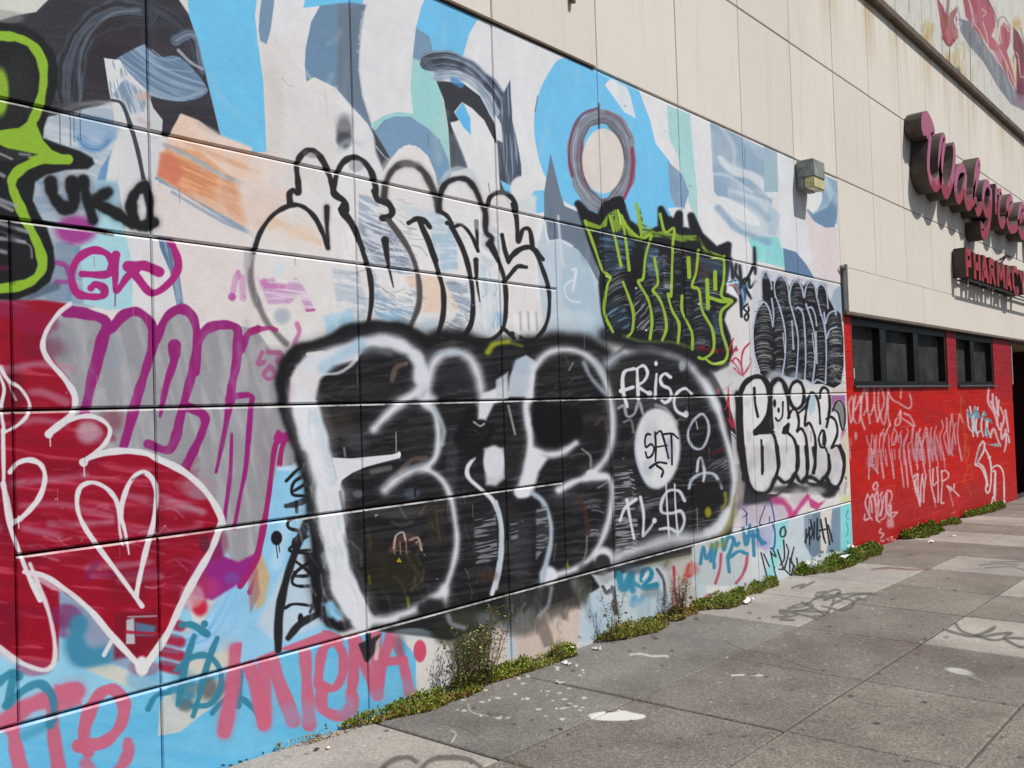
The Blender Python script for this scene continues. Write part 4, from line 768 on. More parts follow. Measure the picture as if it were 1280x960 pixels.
def paint_red():
    fr(1050,470,10.667)
    L='cfa2ac'; W='dcc0c6'
    MS(22,W,'170,270 130,370 140,500 160,630','190,290 185,520 160,620','220,260 200,420 190,560 230,630','290,260 225,440 200,440','270,620 290,480 290,280','345,120 300,330 290,520 345,710','330,520 380,380 340,160','380,160 375,400 400,540 415,630','465,110 470,360 420,520','470,380 515,610','560,150 600,280 595,380 545,520 515,600','530,180 525,380 560,560 605,640 640,400 655,170','655,110 665,230 720,320 800,360 900,425 955,415 965,330 940,240','830,150 820,290','650,300 655,520 680,660','680,640 610,800','820,460 815,600 790,650 750,650 760,580 830,560 1000,670','870,500 950,540 1010,660','820,470 790,520',soft=10,a=.92)
    # the long tag
    b='''365,790 390,900 440,1000 460,1180 520,1300
    440,780 420,1000 395,1360
    470,800 470,960 430,1180
    500,790 490,1000 500,1280
    555,760 540,960 590,1370
    600,700 560,800 590,760 610,860
    600,820 590,1000 640,1200
    660,780 670,960 690,1100 730,1370
    740,680 700,850 720,900 770,780 740,700
    780,780 750,900 700,920
    830,740 790,860 830,880 820,760
    830,880 800,1100
    905,700 920,750 860,900 890,1150 920,1440
    915,780 860,960 870,1180
    990,700 970,860 920,940 960,1200 970,1330
    1040,750 1020,900 1050,1230
    1080,700 1050,800 1110,930 1100,1000
    1075,820 1060,900 1090,920
    1160,690 1180,740 1130,850 1110,960 1150,1320
    1180,760 1200,930 1210,1220'''
    for t in b.split('\n'): S(t,18,L,.85,8)
    fr(1140,470,9.143)
    b='''20,580 10,740 40,960
    60,650 70,960
    100,600 80,800 110,960
    100,700 130,960
    170,590 130,760 140,950
    175,640 200,960
    230,590 215,800 250,960
    230,700 270,900
    290,570 265,700 290,960
    285,690 330,830 345,960
    350,510 365,590 330,700 380,960
    405,480 410,600 375,700 430,900
    405,580 440,870
    465,430 440,640 440,850 480,910
    465,450 510,780
    510,540 480,660 460,880
    550,440 530,620 540,760 580,960
    560,440 590,530'''
    for t in b.split('\n'): S(t,17,L,.85,8)
    for x,y,ry in ((300,800,140),(460,800,90),(90,880,80),(230,820,120),(25,860,90)): B(x,y,34,ry,'b98aa0',.45,.9)
    MS(20,'c8ccd2','640,390 660,590 720,610 670,350','690,420 710,690','730,350 720,500 760,690','760,360 740,640 800,620','830,410 800,560 820,690','860,490 850,680','880,500 870,600 910,700','650,450 700,470 740,430',soft=8); MS(18,'4f9fb4','640,400 670,470 700,430','740,480 760,400 780,480','820,410 850,440 800,470','840,500 900,500 920,540','720,360 720,440','860,600 870,700',soft=6)
    MS(20,W,'885,140 880,300 950,430 1010,610 1060,480 1020,360','930,210 940,340 1000,450','970,240 990,440','1000,280 980,560','910,290 960,430','1075,390 1100,560 1110,640','1025,540 1035,720 1075,650 1110,700 1120,760','1075,610 1085,750 1065,860','905,700 940,600 990,730 1020,790',soft=9)
    F('830,770 900,780 1010,760 1025,810 960,810','a9a6a6',.95,8)
    MS(16,'c2602a','520,180 570,235 610,330','570,240 570,400 600,520 600,640','590,500 640,580','600,660 650,680 620,800 660,900 640,960','620,650 600,960','600,820 660,880',soft=6,a=.7)
    fr(1120,540,8)
    MS(18,'d9cdd0','880,95 840,150 800,330 880,200 890,110 870,95','890,150 945,270 960,400 950,560 925,610 905,570 920,480','950,250 930,260','810,330 860,360 900,450 925,540','830,310 880,350 915,460','960,370 1010,335 1060,360 1085,450 1090,650','965,400 1000,400 990,600 1010,740 1050,770','980,650 965,720 990,790','1000,420 1000,640',soft=6)
    F('1090,650 1110,740 1100,770 1060,770','e3dcd9',1,5); S('850,160 815,300',28,'8a6a70',.6,8)
    MS(14,'c2602a','700,20 710,60','690,150 740,150 730,250','750,320 780,420 690,430 710,520 770,640','740,330 700,440','690,170 720,340',soft=5,a=.6)
    S('180,450 230,420 200,510 230,600',20,W,.95,6)
    MS(17,W,'180,460 200,560 240,700','230,430 230,580 250,740','275,420 260,520 255,700','310,430 290,580 285,700','270,440 290,560','345,380 360,520 400,700','380,370 380,530 430,490','420,350 430,500 430,700','465,390 470,520 460,700 485,710','460,400 500,385 535,420 525,460 480,490','520,540 560,560 640,640','520,540 555,590 560,560','590,520 590,560',soft=6,a=.9)
    for t in ('60,300 90,560','110,300 130,560','150,300 170,440','220,560 225,620','280,300 300,420','345,250 350,380','420,240 430,350','480,200 500,360','640,160 665,290','540,580 580,740','400,700 405,750'): S(t,14,L,.7,6)
    fr(1050,560,10.667)
    MS(21,'d9b3bb','490,455 455,510 475,560 515,520 505,460','380,620 350,740 390,860 440,960','380,620 430,720 440,860','445,620 410,700 400,900','445,620 480,720 500,960','515,570 480,640 500,780 520,700 515,580','540,700 510,940 540,990','575,590 555,640 580,780 540,900','600,640 560,900','640,570 690,580 705,660 660,780','625,600 630,800 660,900','640,600 620,900 560,960','690,760 700,960','690,780 650,880 720,860 770,860','770,860 720,920 680,900','345,880 345,960 420,930','560,1080 540,1120 590,1150 560,1200',soft=9,a=.92)
    F('640,900 720,900 740,1060 640,1060','c9969f',.6,20); B(680,1010,50,60,'d9b3bb',.5,.9)
    for t in ('140,0 155,150','395,0 400,200','390,200 400,420','440,20 430,220 520,330','480,20 470,120','520,20 515,330','560,20 600,400','620,20 640,220','700,20 735,400','740,20 745,150','800,20 860,500','870,20 915,500','940,20 930,150 980,380','1000,20 1045,300','1080,20 1145,330','1130,20 1150,200','1190,20 1215,270','1240,20 1250,180'): S(t,18,L,.8,9)
    B(420,180,60,90,'b98aa0',.5,.9); B(440,230,36,10,W,.7); B(15,-340,1,1,W,0)
    fr(1050,470,10.667); B(225,800,20,60,'d9a9ac',.8,.9); B(140,880,40,60,'c9808a',.6,.9); S('130,900 150,1100',16,'cfa0a5',.6,8)
def paint_parapet():
    fr(1120,0,7.3875)
    F('-900,-900 1300,-900 1300,1100 -900,1100','d6d3c8',1,1)
    for _ in range(170):
        x=rng.uniform(-100,1250); y=rng.uniform(-250,950); S([(x,y),(x+rng.uniform(-3,9),y+rng.uniform(30,170))],rng.uniform(2,6),['8d8b84','b3aea2','a9a69c','eceae4'][rng.integers(4)],rng.uniform(.25,.7),2,sm=False)
    for x,y,rx,ry in ((290,230,60,60),(300,330,36,90),(560,500,80,120),(620,700,60,120),(1110,210,60,50),(1060,620,60,120),(40,420,30,60),(1140,470,50,60),(880,120,60,60),(480,560,30,80),(-60,100,50,70)): 
        for _ in range(16):
            xx=x+rng.normal(0,rx*.5); yy=y+rng.normal(-.3,.5)*ry; S([(xx,yy),(xx+rng.uniform(-4,6),yy+rng.uniform(.5,1.6)*ry)],rng.uniform(8,26),['c4a56c','b8975a','cdb98c','a8854a'][rng.integers(4)],rng.uniform(.2,.5),16,sm=False)
    F('560,160 700,200 830,420 960,600 1140,840 1182,900 1182,1020 1060,960 940,800 800,560 680,430 600,300','7f8187',1,8,st=(80,3,30,'96989e',.4,.7))
    F('370,-40 480,130 560,60 570,330 500,420 470,410 425,340 400,150','9c5358',1,6,st=(80,3,40,'b06c70',.4,.7)); S('430,-20 450,80 480,130',26,'cfcfd2',.8,8); S('480,-20 470,130',30,'7a4a55',.6,8); B(500,200,60,60,'8a6a62',.5,.9)
    S('570,100 540,180 570,250 600,210 560,200',16,'d9dde6',.9,6); S('560,60 590,170 600,260',20,'8a8f9c',.7,10)
    S('430,310 500,290 550,320',10,'c98070',.5,5); S('425,345 490,420 560,340',14,'7d3236',.8,5)
    for _ in range(60):
        x=rng.uniform(-80,640); y=rng.uniform(-200,700); S([(x,y),(x+rng.uniform(-3,6),y+rng.uniform(40,220))],rng.uniform(4,12),['a7a498','8f8b80','c9b58a','f0eee8'][rng.integers(4)],rng.uniform(.3,.7),4,sm=False)
    for _ in range(40):
        x=rng.uniform(600,1180); y=rng.uniform(380,900); S([(x,y),(x+4,y+rng.uniform(20,70))],rng.uniform(4,9),'7d8086',.5,3,sm=False) if y<250+x*.55 else None
    F('610,-60 830,-60 905,100 915,240 880,330 960,420 1100,830 900,470 860,440 700,230 640,150','a65a66',1,5,st=(84,5,50,'b56a75',.4,.7))
    F('960,240 1000,200 1060,260 1060,380 1020,470 1060,600 1100,760 1080,800 980,560 950,360','a65a66',1,5,st=(84,5,50,'b56a75',.4,.7)); F('1080,250 1130,300 1182,420 1182,880 1110,860 1110,560 1080,440','8a4650',1,6,st=(84,4,40,'6d4a50',.4,.7))
    MS(11,'d3b9a6','640,-60 700,80 705,240','800,200 840,340 850,450','660,-50 720,200 760,270 830,400','790,80 830,110 800,150','870,-20 920,100 920,280 930,400 1010,560 1110,820','940,380 940,240 970,190 1050,270 1050,400','970,400 960,260 1000,230 1040,290','1060,560 1100,480 1130,520','1130,540 1150,700 1182,700','830,400 960,590','1010,560 1040,720 1090,820',soft=4,a=.85)
    MS(10,'6d6a66','835,-20 905,110 925,200','935,250 950,170 1000,160 1050,240','1090,260 1110,400 1080,560','1150,260 1182,400',soft=5,a=.7); B(940,520,40,60,'c995b0',.6,.9); B(720,180,30,60,'b990a8',.5,.9); B(1150,840,40,80,'6d3a4c',.6,.9); B(1140,930,50,50,'8d6a80',.5,.9)
    B(570,660,24,44,'55605a',.7,.9); B(600,740,30,20,'55605a',.4,.9)
    for x in (490,680): S([(x,300 if x>600 else 400),(x+6,640 if x<600 else 800)],6,'4a4a46',.8,3,sm=False)
def paint_ground():
    fr(960,720,4)
    GR='55524d'
    G2='4d4a46'
    MS(11,GR,'20,205 100,200 60,180 150,190 60,215 130,220','120,150 200,135 220,160 130,180 200,200 250,215','100,160 180,150 240,110 330,70 360,80 300,110 240,100 250,85 290,80','240,110 330,100 290,190 230,200','280,120 400,90 540,90','320,140 420,100 520,85','270,150 380,170 430,130 340,100','360,170 460,110','440,110 490,120','170,130 280,190','60,170 300,180','120,60 180,40 160,60 230,30',soft=4,a=.8)
    MS(13,G2,'875,265 960,290 1040,300 1130,255 1110,275 1040,295','935,235 970,275 1060,300 1150,290 1220,285 1180,310 1250,350 1290,355','1040,300 1130,320 1200,310 1280,312',soft=4,a=.8)
    B(960,475,70,14,'b9b9b4',.95,.6,ang=10); S('960,475 1020,500 1085,528',22,'aaaaa6',.7,8,w2=4); S('690,340 740,350 760,375',16,'6d4a40',.5,8)
    S('545,935 640,930 760,935 800,930',10,'7a3a40',0)
    fr(800,620,2.667)
    S('770,245 830,240 900,245 970,243',6,'6a3a40',.7,2.5); MS(4,GR,'1130,230 1200,225 1260,230','1150,240 1230,235 1280,245','1170,220 1280,218',soft=2,a=.7)
    fr(320,720,4)
    MS(26,G2,'610,980 680,920 760,905 800,925','810,980 870,920 960,905 1060,915 1120,950 1150,990',soft=8,a=.8)
    S('1060,640 1080,680 1160,700',7,'c4bfb6',.6,3); S('975,770 1000,790 980,830',8,'c4bfb6',.7,3)
    fr(640,720,4)
    F('390,690 470,675 500,680 560,672 600,682 665,695 650,712 560,722 440,720 395,708','d8d5cc',1,3,sm=True); B(535,671,10,3,'d8d5cc'); B(160,850,16,6,'55504c',.8); 
    for t in ('590,392 640,388 690,398','700,400 770,398 780,405','1100,498 1160,495','1195,495 1250,498'): S(t,9,'cfcac0',.8,3)
    fr(0,0,1)
    for t in ('905,800 930,812 965,818 1010,835 1040,838','1060,872 1085,880 1120,884','760,930 800,925 850,935','560,905 590,915 602,930'): S(t,.8,'2e2b28',.6,.5)
    S('694,853 720,858 760,866 800,874',3.2,'5a5636',.6,2); S('620,946 640,950 665,960',2.6,'5a5636',.5,2)
    for _ in range(70):
        x=rng.uniform(420,1280); y=rng.uniform(740,960)
        if 700<x<840 and 860<y<930: continue
        B(x,y,rng.uniform(10,50),rng.uniform(4,14),['5d564e','8a847b','4e4944'][rng.integers(3)],rng.uniform(.08,.22),.95)
    for _ in range(300):
        x=rng.uniform(430,1280); y=rng.uniform(730,960)
        g=on_ground((x,y)); 
        if g[1]<.05: continue
        B(x,y,rng.uniform(.7,2.2),rng.uniform(.4,1.0),'b3aea4',rng.uniform(.25,.7),.6)
    for _ in range(60):
        x=rng.uniform(560,740); y=rng.uniform(830,900); B(x,y,rng.uniform(1,4),rng.uniform(.6,1.6),'cfcbc2',.8,.6)
    for _ in range(110):
        x=rng.uniform(330,1280); y=rng.uniform(700,960); B(x,y,rng.uniform(2,5),rng.uniform(1,2),'3f3c39',rng.uniform(.4,.85),.5)

def pre_red():
    # wear on the red paint: darker repainted top band, scuffed joints
    fr(0,0,1)
    F('1180,380 1300,380 1300,470 1190,470','8f2436',.35,10); F('1183,405 1197,405 1199,485 1188,485','8f2a40',.7,2,mot=.2); F('1242,420 1268,420 1268,500 1245,500','8f2a40',.45,6); F('1060,620 1300,600 1300,700 1060,720','a82a30',.6,20)
    for _ in range(150):
        s=rng.uniform(10.7,18.9); k=int(rng.integers(-5,24)); z=1.72-.1045*k
        if z>1.75 and (10.95<s<14.84 or 15.38<s<17.66): continue
        p=to_photo(np.array([[s,0,z],[s+rng.uniform(.15,.8),0,z+.002]])); S([tuple(p[0]),tuple(p[1])],rng.uniform(.5,1.),['d98a80','cf5a50','e0a89c','d9664a'][rng.integers(4)],rng.uniform(.25,.8),.4,sm=False)
    for _ in range(40):
        s=rng.uniform(10.7,18.9); z=rng.uniform(-.3,2.5); p=to_photo(np.array([[s,0,z]]))[0]; B(p[0],p[1],rng.uniform(3,14),rng.uniform(3,12),['9c1a1e','c0262a','a82c34'][rng.integers(3)],.3,.9)
    for _ in range(60):
        s=rng.uniform(10.7,13.5); p=to_photo(np.array([[s,0,gz(s,0)+rng.uniform(0,.06)]]))[0]; B(p[0],p[1],rng.uniform(.5,2),rng.uniform(.4,1),'cfc6be',.7,.8)

SCRIPT = [('W', [([(13.241, 5.17), (13.34, 5.286), (13.512, 5.323), (13.701, 5.299), (13.724, 5.226)], [0.12, 0.36, 0.42, 0.26, 0.12]), ([(13.602, 5.214), (13.511, 5.029), (13.44, 4.837), (13.435, 4.659), (13.566, 4.541), (13.737, 4.531), (13.93, 4.641), (14.024, 4.815), (14.153, 5.063), (14.277, 5.273), (14.238, 5.319), (14.135, 5.245), (14.042, 5.081), (13.981, 4.886), (14.0, 4.719), (14.098, 4.564), (14.226, 4.505), (14.402, 4.587), (14.6, 4.782), (14.735, 5.024), (14.783, 5.224), (14.734, 5.318)], [0.11, 0.12, 0.13, 0.2, 0.2, 0.15, 0.13, 0.13, 0.15, 0.2, 0.2, 0.16, 0.14, 0.12])]), ('a', [([(15.392, 4.979), (15.233, 5.043), (14.971, 4.966), (14.791, 4.754), (14.783, 4.573), (14.895, 4.501), (15.074, 4.589), (15.244, 4.769), (15.375, 4.945)], [0.12, 0.14, 0.16, 0.16, 0.14, 0.13, 0.12]), ([(15.392, 4.979), (15.313, 4.78), (15.272, 4.604), (15.396, 4.492), (15.611, 4.563), (15.746, 4.662)], [0.12, 0.14, 0.16, 0.18, 0.15])]), ('l', [([(15.753, 4.631), (15.872, 4.872), (16.009, 5.134), (16.175, 5.308), (16.252, 5.29), (16.181, 5.132), (16.006, 4.942), (15.84, 4.787), (15.777, 4.667), (15.843, 4.598), (15.985, 4.651)], [0.1, 0.13, 0.14, 0.12, 0.14, 0.16, 0.15])]), ('g', [([(15.864, 4.585), (15.985, 4.476), (16.183, 4.552), (16.362, 4.676)], [0.12, 0.16, 0.15, 0.1]), ([(16.877, 5.003), (16.702, 5.058), (16.486, 4.94), (16.374, 4.743), (16.423, 4.587), (16.559, 4.525), (16.732, 4.648), (16.845, 4.831)], [0.12, 0.14, 0.14, 0.14, 0.12]), ([(16.911, 5.009), (16.894, 4.805), (16.794, 4.558), (16.632, 4.321), (16.398, 4.168), (16.224, 4.187), (16.238, 4.334)], [0.13, 0.15, 0.15, 0.16, 0.2, 0.24])]), ('r', [([(17.211, 4.616), (17.258, 4.861), (17.343, 5.13)], [0.1, 0.12, 0.12]), ([(17.356, 5.013), (17.648, 5.059), (17.532, 4.903), (17.397, 4.677), (17.457, 4.514), (17.645, 4.487), (17.852, 4.619)], [0.1, 0.13, 0.13, 0.15, 0.15, 0.12])]), ('e', [([(17.939, 4.684), (18.27, 4.837), (18.494, 4.995), (18.395, 5.079), (18.189, 5.003), (18.037, 4.803), (18.04, 4.592), (18.278, 4.499), (18.682, 4.569), (18.953, 4.714)], [0.1, 0.12, 0.13, 0.14, 0.15, 0.16, 0.16, 0.12])]), ('e', [([(18.862, 4.665), (19.223, 4.825), (19.442, 4.987), (19.345, 5.085), (19.135, 4.998), (18.952, 4.788), (18.963, 4.568), (19.193, 4.486), (19.592, 4.573), (19.886, 4.724)], [0.1, 0.12, 0.13, 0.14, 0.15, 0.16, 0.16, 0.12])]), ('n', [([(19.88, 4.494), (19.94, 4.77), (20.03, 4.974)], [0.12, 0.12]), ([(20.012, 4.895), (20.304, 4.993), (20.471, 4.918), (20.445, 4.718), (20.485, 4.566), (20.668, 4.548)], [0.1, 0.12, 0.13, 0.13])]), ('s', [([(21.363, 5.037), (21.113, 5.024), (20.989, 4.907), (21.161, 4.808), (21.331, 4.687), (21.098, 4.538), (20.854, 4.53)], [0.1, 0.12, 0.13, 0.12])])]
BLOCK = [('P', 15.289, 15.714), ('H', 15.762, 16.159), ('A', 16.209, 16.678), ('R', 16.732, 17.17), ('M', 17.255, 17.776), ('A', 17.836, 18.294), ('C', 18.388, 18.903), ('Y', 18.97, 19.41)]
SPIKES = [(13.877, 5.499), (14.298, 5.356), (15.167, 5.428), (15.951, 5.202), (16.331, 5.303), (16.857, 5.054), (18.26, 5.105)]
# ================================================================ building blocks
def new_mat(name):
    m = bpy.data.materials.new(name); m.use_nodes = True; nt = m.node_tree; b = nt.nodes['Principled BSDF']; return m, nt, b
def N(nt, t, **k):
    n = nt.nodes.new(t)
    for a, v in k.items(): setattr(n, a, v)
    return n
def L(nt, a, b): nt.links.new(a, b)
def lin(c):
    c = hexc(c) if isinstance(c, str) else np.array(c)/1.
    return tuple(float(x/12.92 if x <= .04045 else ((x+.055)/1.055)**2.4) for x in c)+(1.,)
def tone(nt, c, lo, hi):      # each piece its own slight tone
    r = N(nt, 'ShaderNodeObjectInfo').outputs['Random']; return mix(nt, 1., c, ramp(nt, r, [(0., (lo, lo, lo, 1)), (1., (hi, hi*.995, hi*.985, 1))]), 'MULTIPLY')
def posn(nt): return N(nt, 'ShaderNodeNewGeometry').outputs['Position']
def noise(nt, scale, detail=4, rough=.6, vec=None, dims='3D'):
    n = N(nt, 'ShaderNodeTexNoise'); n.inputs['Scale'].default_value = scale; n.inputs['Detail'].default_value = detail
    n.inputs['Roughness'].default_value = rough; L(nt, vec or posn(nt), n.inputs['Vector']); return n.outputs['Fac']
def ramp(nt, fac, stops):
    r = N(nt, 'ShaderNodeValToRGB'); e = r.color_ramp.elements
    while len(e) < len(stops): e.new(.5)
    for q, (p, c) in zip(e, stops): q.position = p; q.color = c if len(c) == 4 else tuple(c)+(1,)
    L(nt, fac, r.inputs[0]); return r.outputs[0]
def mix(nt, fac, a, b, mode='MIX'):
    m = N(nt, 'ShaderNodeMix', data_type='RGBA', blend_type=mode)
    for s, v in ((0, fac), (6, a), (7, b)):
        if hasattr(v, 'is_output') or isinstance(v, bpy.types.NodeSocket): L(nt, v, m.inputs[s])
        elif s == 0: m.inputs[0].default_value = v
        else: m.inputs[s].default_value = v
    return m.outputs[2]
def bump(nt, b, h, strength=.3, dist=.01):
    n = N(nt, 'ShaderNodeBump'); n.inputs['Strength'].default_value = strength; n.inputs['Distance'].default_value = dist
    L(nt, h, n.inputs['Height']); L(nt, n.outputs[0], b.inputs['Normal'])
def plain(name, col, rough=.7, var=.15, scale=6., bs=.2, bd=.004, bscale=90., metal=0., spec=.3):
    m, nt, b = new_mat(name); c = lin(col)
    f = noise(nt, scale, 5)
    lo = tuple(x*(1-var) for x in c[:3])+(1,); hi = tuple(min(1, x*(1+var)) for x in c[:3])+(1,)
    L(nt, ramp(nt, f, [(.3, lo), (.7, hi)]), b.inputs['Base Color']); b.inputs['Roughness'].default_value = rough
    b.inputs['Metallic'].default_value = metal; b.inputs['Specular IOR Level'].default_value = spec
    if bs: bump(nt, b, noise(nt, bscale, 3), bs, bd)
    return m
def poly_mesh(name, verts, faces, mats, mi=None):
    me = bpy.data.meshes.new(name); me.from_pydata([tuple(v) for v in verts], [], faces); me.update()
    for m in (mats if isinstance(mats, (list, tuple)) else [mats]): me.materials.append(m)
    if mi: me.polygons.foreach_set('material_index', mi)
    return me
def obj(name, me, parent=None, **props):
    o = bpy.data.objects.new(name, me); COL.objects.link(o)
    if parent: o.parent = parent
    for k, v in props.items(): o[k] = v
    return o
def thing(name, label, cat, loc=(0, 0, 0), group=None, rz=0):
    o = bpy.data.objects.new(name, None); COL.objects.link(o); o.location = loc; o.rotation_euler.z = rz; o.empty_display_size = .1
    o['label'] = label; o['category'] = cat
    if group: o['group'] = group
    return o
def boxv(x0, x1, y0, y1, z0, z1):
    return [(x0, y0, z0), (x1, y0, z0), (x1, y1, z0), (x0, y1, z0), (x0, y0, z1), (x1, y0, z1), (x1, y1, z1), (x0, y1, z1)]
BF = [(0, 3, 2, 1), (4, 5, 6, 7), (0, 1, 5, 4), (1, 2, 6, 5), (2, 3, 7, 6), (3, 0, 4, 7)]
def boxes(name, bs, mat):
    V = []; Fc = []
    for b in bs:
        o = len(V); V += boxv(*b); Fc += [tuple(i+o for i in f) for f in BF]
    return poly_mesh(name, V, Fc, mat)
def panel_mesh(name, x0, x1, z0, z1, y0, y1, ch, mat, chz=None):
    """slab facing -y with chamfered edges; y1 < y0 is the face"""
    c = ch; d = chz or ch
    V = [(x0, y0, z0), (x1, y0, z0), (x1, y0, z1), (x0, y0, z1),
         (x0, y1+c, z0), (x1, y1+c, z0), (x1, y1+c, z1), (x0, y1+c, z1),
         (x0+c, y1, z0+d), (x1-c, y1, z0+d), (x1-c, y1, z1-d), (x0+c, y1, z1-d)]
    Fc = [(8, 9, 10, 11)]
    for i in range(4):
        j = (i+1) % 4; Fc += [(4+i, 4+j, 8+j, 8+i), (i, j, 4+j, 4+i)]
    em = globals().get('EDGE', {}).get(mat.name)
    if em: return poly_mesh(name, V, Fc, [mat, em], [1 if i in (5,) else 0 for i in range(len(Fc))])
    return poly_mesh(name, V, Fc, mat)
# ================================================================ paint rasters (metres on the surface)
def grain(px, py): return vnoise(px*1.7+.3, py*1.7+.9)*.55+_tab(512, 9)[(np.arange(px.shape[0]) % 512)[:, None], (np.arange(px.shape[1]) % 512)[None, :]]*.45
def wall_tile(s0, s1, z0, z1, d, base, y=0.):
    w = int((s1-s0)*d); h = int((z1-z0)*d)
    s = s0+(np.arange(w)+.5)/d; z = z1-(np.arange(h)+.5)/d
    S_, Z_ = np.meshgrid(s, z); P = to_photo(np.stack([S_, np.full_like(S_, y), Z_], -1))
    def loc(p):
        q = on_wall(p, y); return np.stack([(q[:, 0]-s0)*d, (z1-q[:, 1])*d], -1)
    T = Tile(P[..., 0], P[..., 1], loc, base); T.grain = grain(T.px, T.py).astype(np.float32); T.alp = np.zeros((h, w), np.float32); return T
def ground_tile(s0, s1, w0, w1, d):
    w = int((s1-s0)*d); h = int((w1-w0)*d)
    s = s0+(np.arange(w)+.5)/d; q = w1-(np.arange(h)+.5)/d; S_, W_ = np.meshgrid(s, q)
    P = to_photo(np.stack([S_, -W_, gz(S_, W_)], -1))
    def loc(p):
        g = on_ground(p); return np.stack([(g[:, 0]-s0)*d, (w1-g[:, 1])*d], -1)
    T = Tile(P[..., 0], P[..., 1], loc, (0, 0, 0)); T.grain = grain(T.px, T.py).astype(np.float32); T.alp = np.zeros((h, w), np.float32); return T
def to_image(name, T, alpha=False):
    im = bpy.data.images.new(name, T.w, T.h, alpha=alpha); buf = np.ones((T.h, T.w, 4), np.float32)
    c = T.rgb
    if alpha: c = c/np.maximum(T.alp, .02)[..., None]; buf[..., 3] = T.alp
    if not alpha: c = c-.045*(1-c)**3
    buf[..., :3] = np.clip(c, 0, 1); im.alpha_mode = 'STRAIGHT'
    im.pixels.foreach_set(np.ascontiguousarray(buf[::-1]).ravel()); im.update(); im.pack(); return im
def paint_mat(name, im, s0, s1, z0, z1, rough=.72, gain=.99, fine=.35, ground=False, edge=0.):
    m, nt, b = new_mat(name); sp = N(nt, 'ShaderNodeSeparateXYZ'); L(nt, posn(nt), sp.inputs[0])
    def mr(o, a, c):
        q = N(nt, 'ShaderNodeMapRange', clamp=False); L(nt, o, q.inputs[0]); q.inputs[1].default_value = a; q.inputs[2].default_value = c; return q.outputs[0]
    cb = N(nt, 'ShaderNodeCombineXYZ'); L(nt, mr(sp.outputs[0], s0, s1), cb.inputs[0]); L(nt, mr(sp.outputs[2], z0, z1), cb.inputs[1])
    ti = N(nt, 'ShaderNodeTexImage', image=im, extension='EXTEND', interpolation='Linear'); L(nt, cb.outputs[0], ti.inputs[0])
    # uneven paint film: fine tooth, faint clouds, dirt specks
    n1 = noise(nt, 2.2, 5, .6); n2 = noise(nt, 70., 3, .7); n3 = noise(nt, 300., 2, .6)
    g = lambda v: (v, v, v, 1)
    c = mix(nt, 1., ti.outputs[0], ramp(nt, n1, [(.3, g(gain*.93)), (.7, g(gain*1.03))]), 'MULTIPLY')
    c = mix(nt, .55, c, ramp(nt, noise(nt, 11., 6, .7), [(.3, g(.88)), (.6, g(1.03))]), 'MULTIPLY')
    c = mix(nt, fine, c, ramp(nt, n2, [(.3, g(.86)), (.68, g(1.06))]), 'MULTIPLY')
    sp_ = ramp(nt, n3, [(.24, g(.35)), (.3, g(1.))]); c = mix(nt, .35, c, sp_, 'MULTIPLY')
    if name.startswith('red'): c = tone(nt, c, .9, 1.06)
    if edge:   # highlight painted in: patchy pale tint, as if light catches the top edges
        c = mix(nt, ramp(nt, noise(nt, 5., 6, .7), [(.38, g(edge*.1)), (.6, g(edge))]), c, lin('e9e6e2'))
    L(nt, c, b.inputs['Base Color']); b.inputs['Specular IOR Level'].default_value = .2
    L(nt, ramp(nt, n2, [(.3, g(rough+.12)), (.7, g(rough-.12))]), b.inputs['Roughness'])
    a = N(nt, 'ShaderNodeMath', operation='ADD'); L(nt, noise(nt, 55., 5, .65), a.inputs[0]); L(nt, noise(nt, 5., 2), a.inputs[1]); bump(nt, b, a.outputs[0], .35, .004)
    return m
J = lambda j: JS0+JP*j
XW = 10.66                                   # where the painted wall stops
TA = wall_tile(J(0), J(4), -.3, 4.2, 430, (.85, .84, .83)); TB = wall_tile(J(4), XW+.1, -.35, 4.2, 290, (.85, .84, .83))
TILES[:] = [TA, TB]; paint_wall()
TC = wall_tile(XW, 19.2, -.6, 2.7, 190, hexc('c22119')); TILES[:] = [TC]; pre_red(); paint_red()
TD = wall_tile(11.5, 24.5, 6.6, 11.2, 100, (.84, .82, .77)); TILES[:] = [TD]; paint_parapet()
TE = ground_tile(2.2, 14., 0., 4.7, 200); TILES[:] = [TE]; paint_ground()
def cm_tile(s0, s1, z0, z1, d, base):
    w = int((s1-s0)*d); h = int((z1-z0)*d); S_, Z_ = np.meshgrid(s0+(np.arange(w)+.5)/d, z1-(np.arange(h)+.5)/d)
    T = Tile(S_*100, -Z_*100, lambda p: np.stack([(p[:, 0]/100-s0)*d, (z1+p[:, 1]/100)*d], -1), base); T.grain = grain(T.px, T.py).astype(np.float32); T.alp = np.zeros((h, w), np.float32); return T
TL_ = cm_tile(-2.7, J(0), -.3, 4.2, 110, (.85, .84, .83)); TILES[:] = [TL_]; fr(0, 0, 1)
F('-280,-420 -180,-420 -150,-300 -60,-260 -120,-190 -280,-200', SK, soft=2); F('-280,-110 -60,-160 100,-130 100,40 -280,40', '84c0dc', soft=4); F('-120,-420 -40,-420 10,-330 96,-300 96,-420', '55616f', soft=3)
S('-240,-60 -200,-170 -160,-60 -120,-180 -80,-60', 14, 'b84a6a', 1, 3); F('-60,-290 96,-310 96,-130 20,-120 -40,-170', '1f2123', 1, 3); S('-30,-270 40,-280 96,-270', 10, '8cb436', 1, 2); S('-30,-270 -20,-180 96,-150', 10, '8cb436', 1, 2)
I_n, I_f, I_l = to_image('mural_near', TA), to_image('mural_far', TB), to_image('mural_left', TL_)
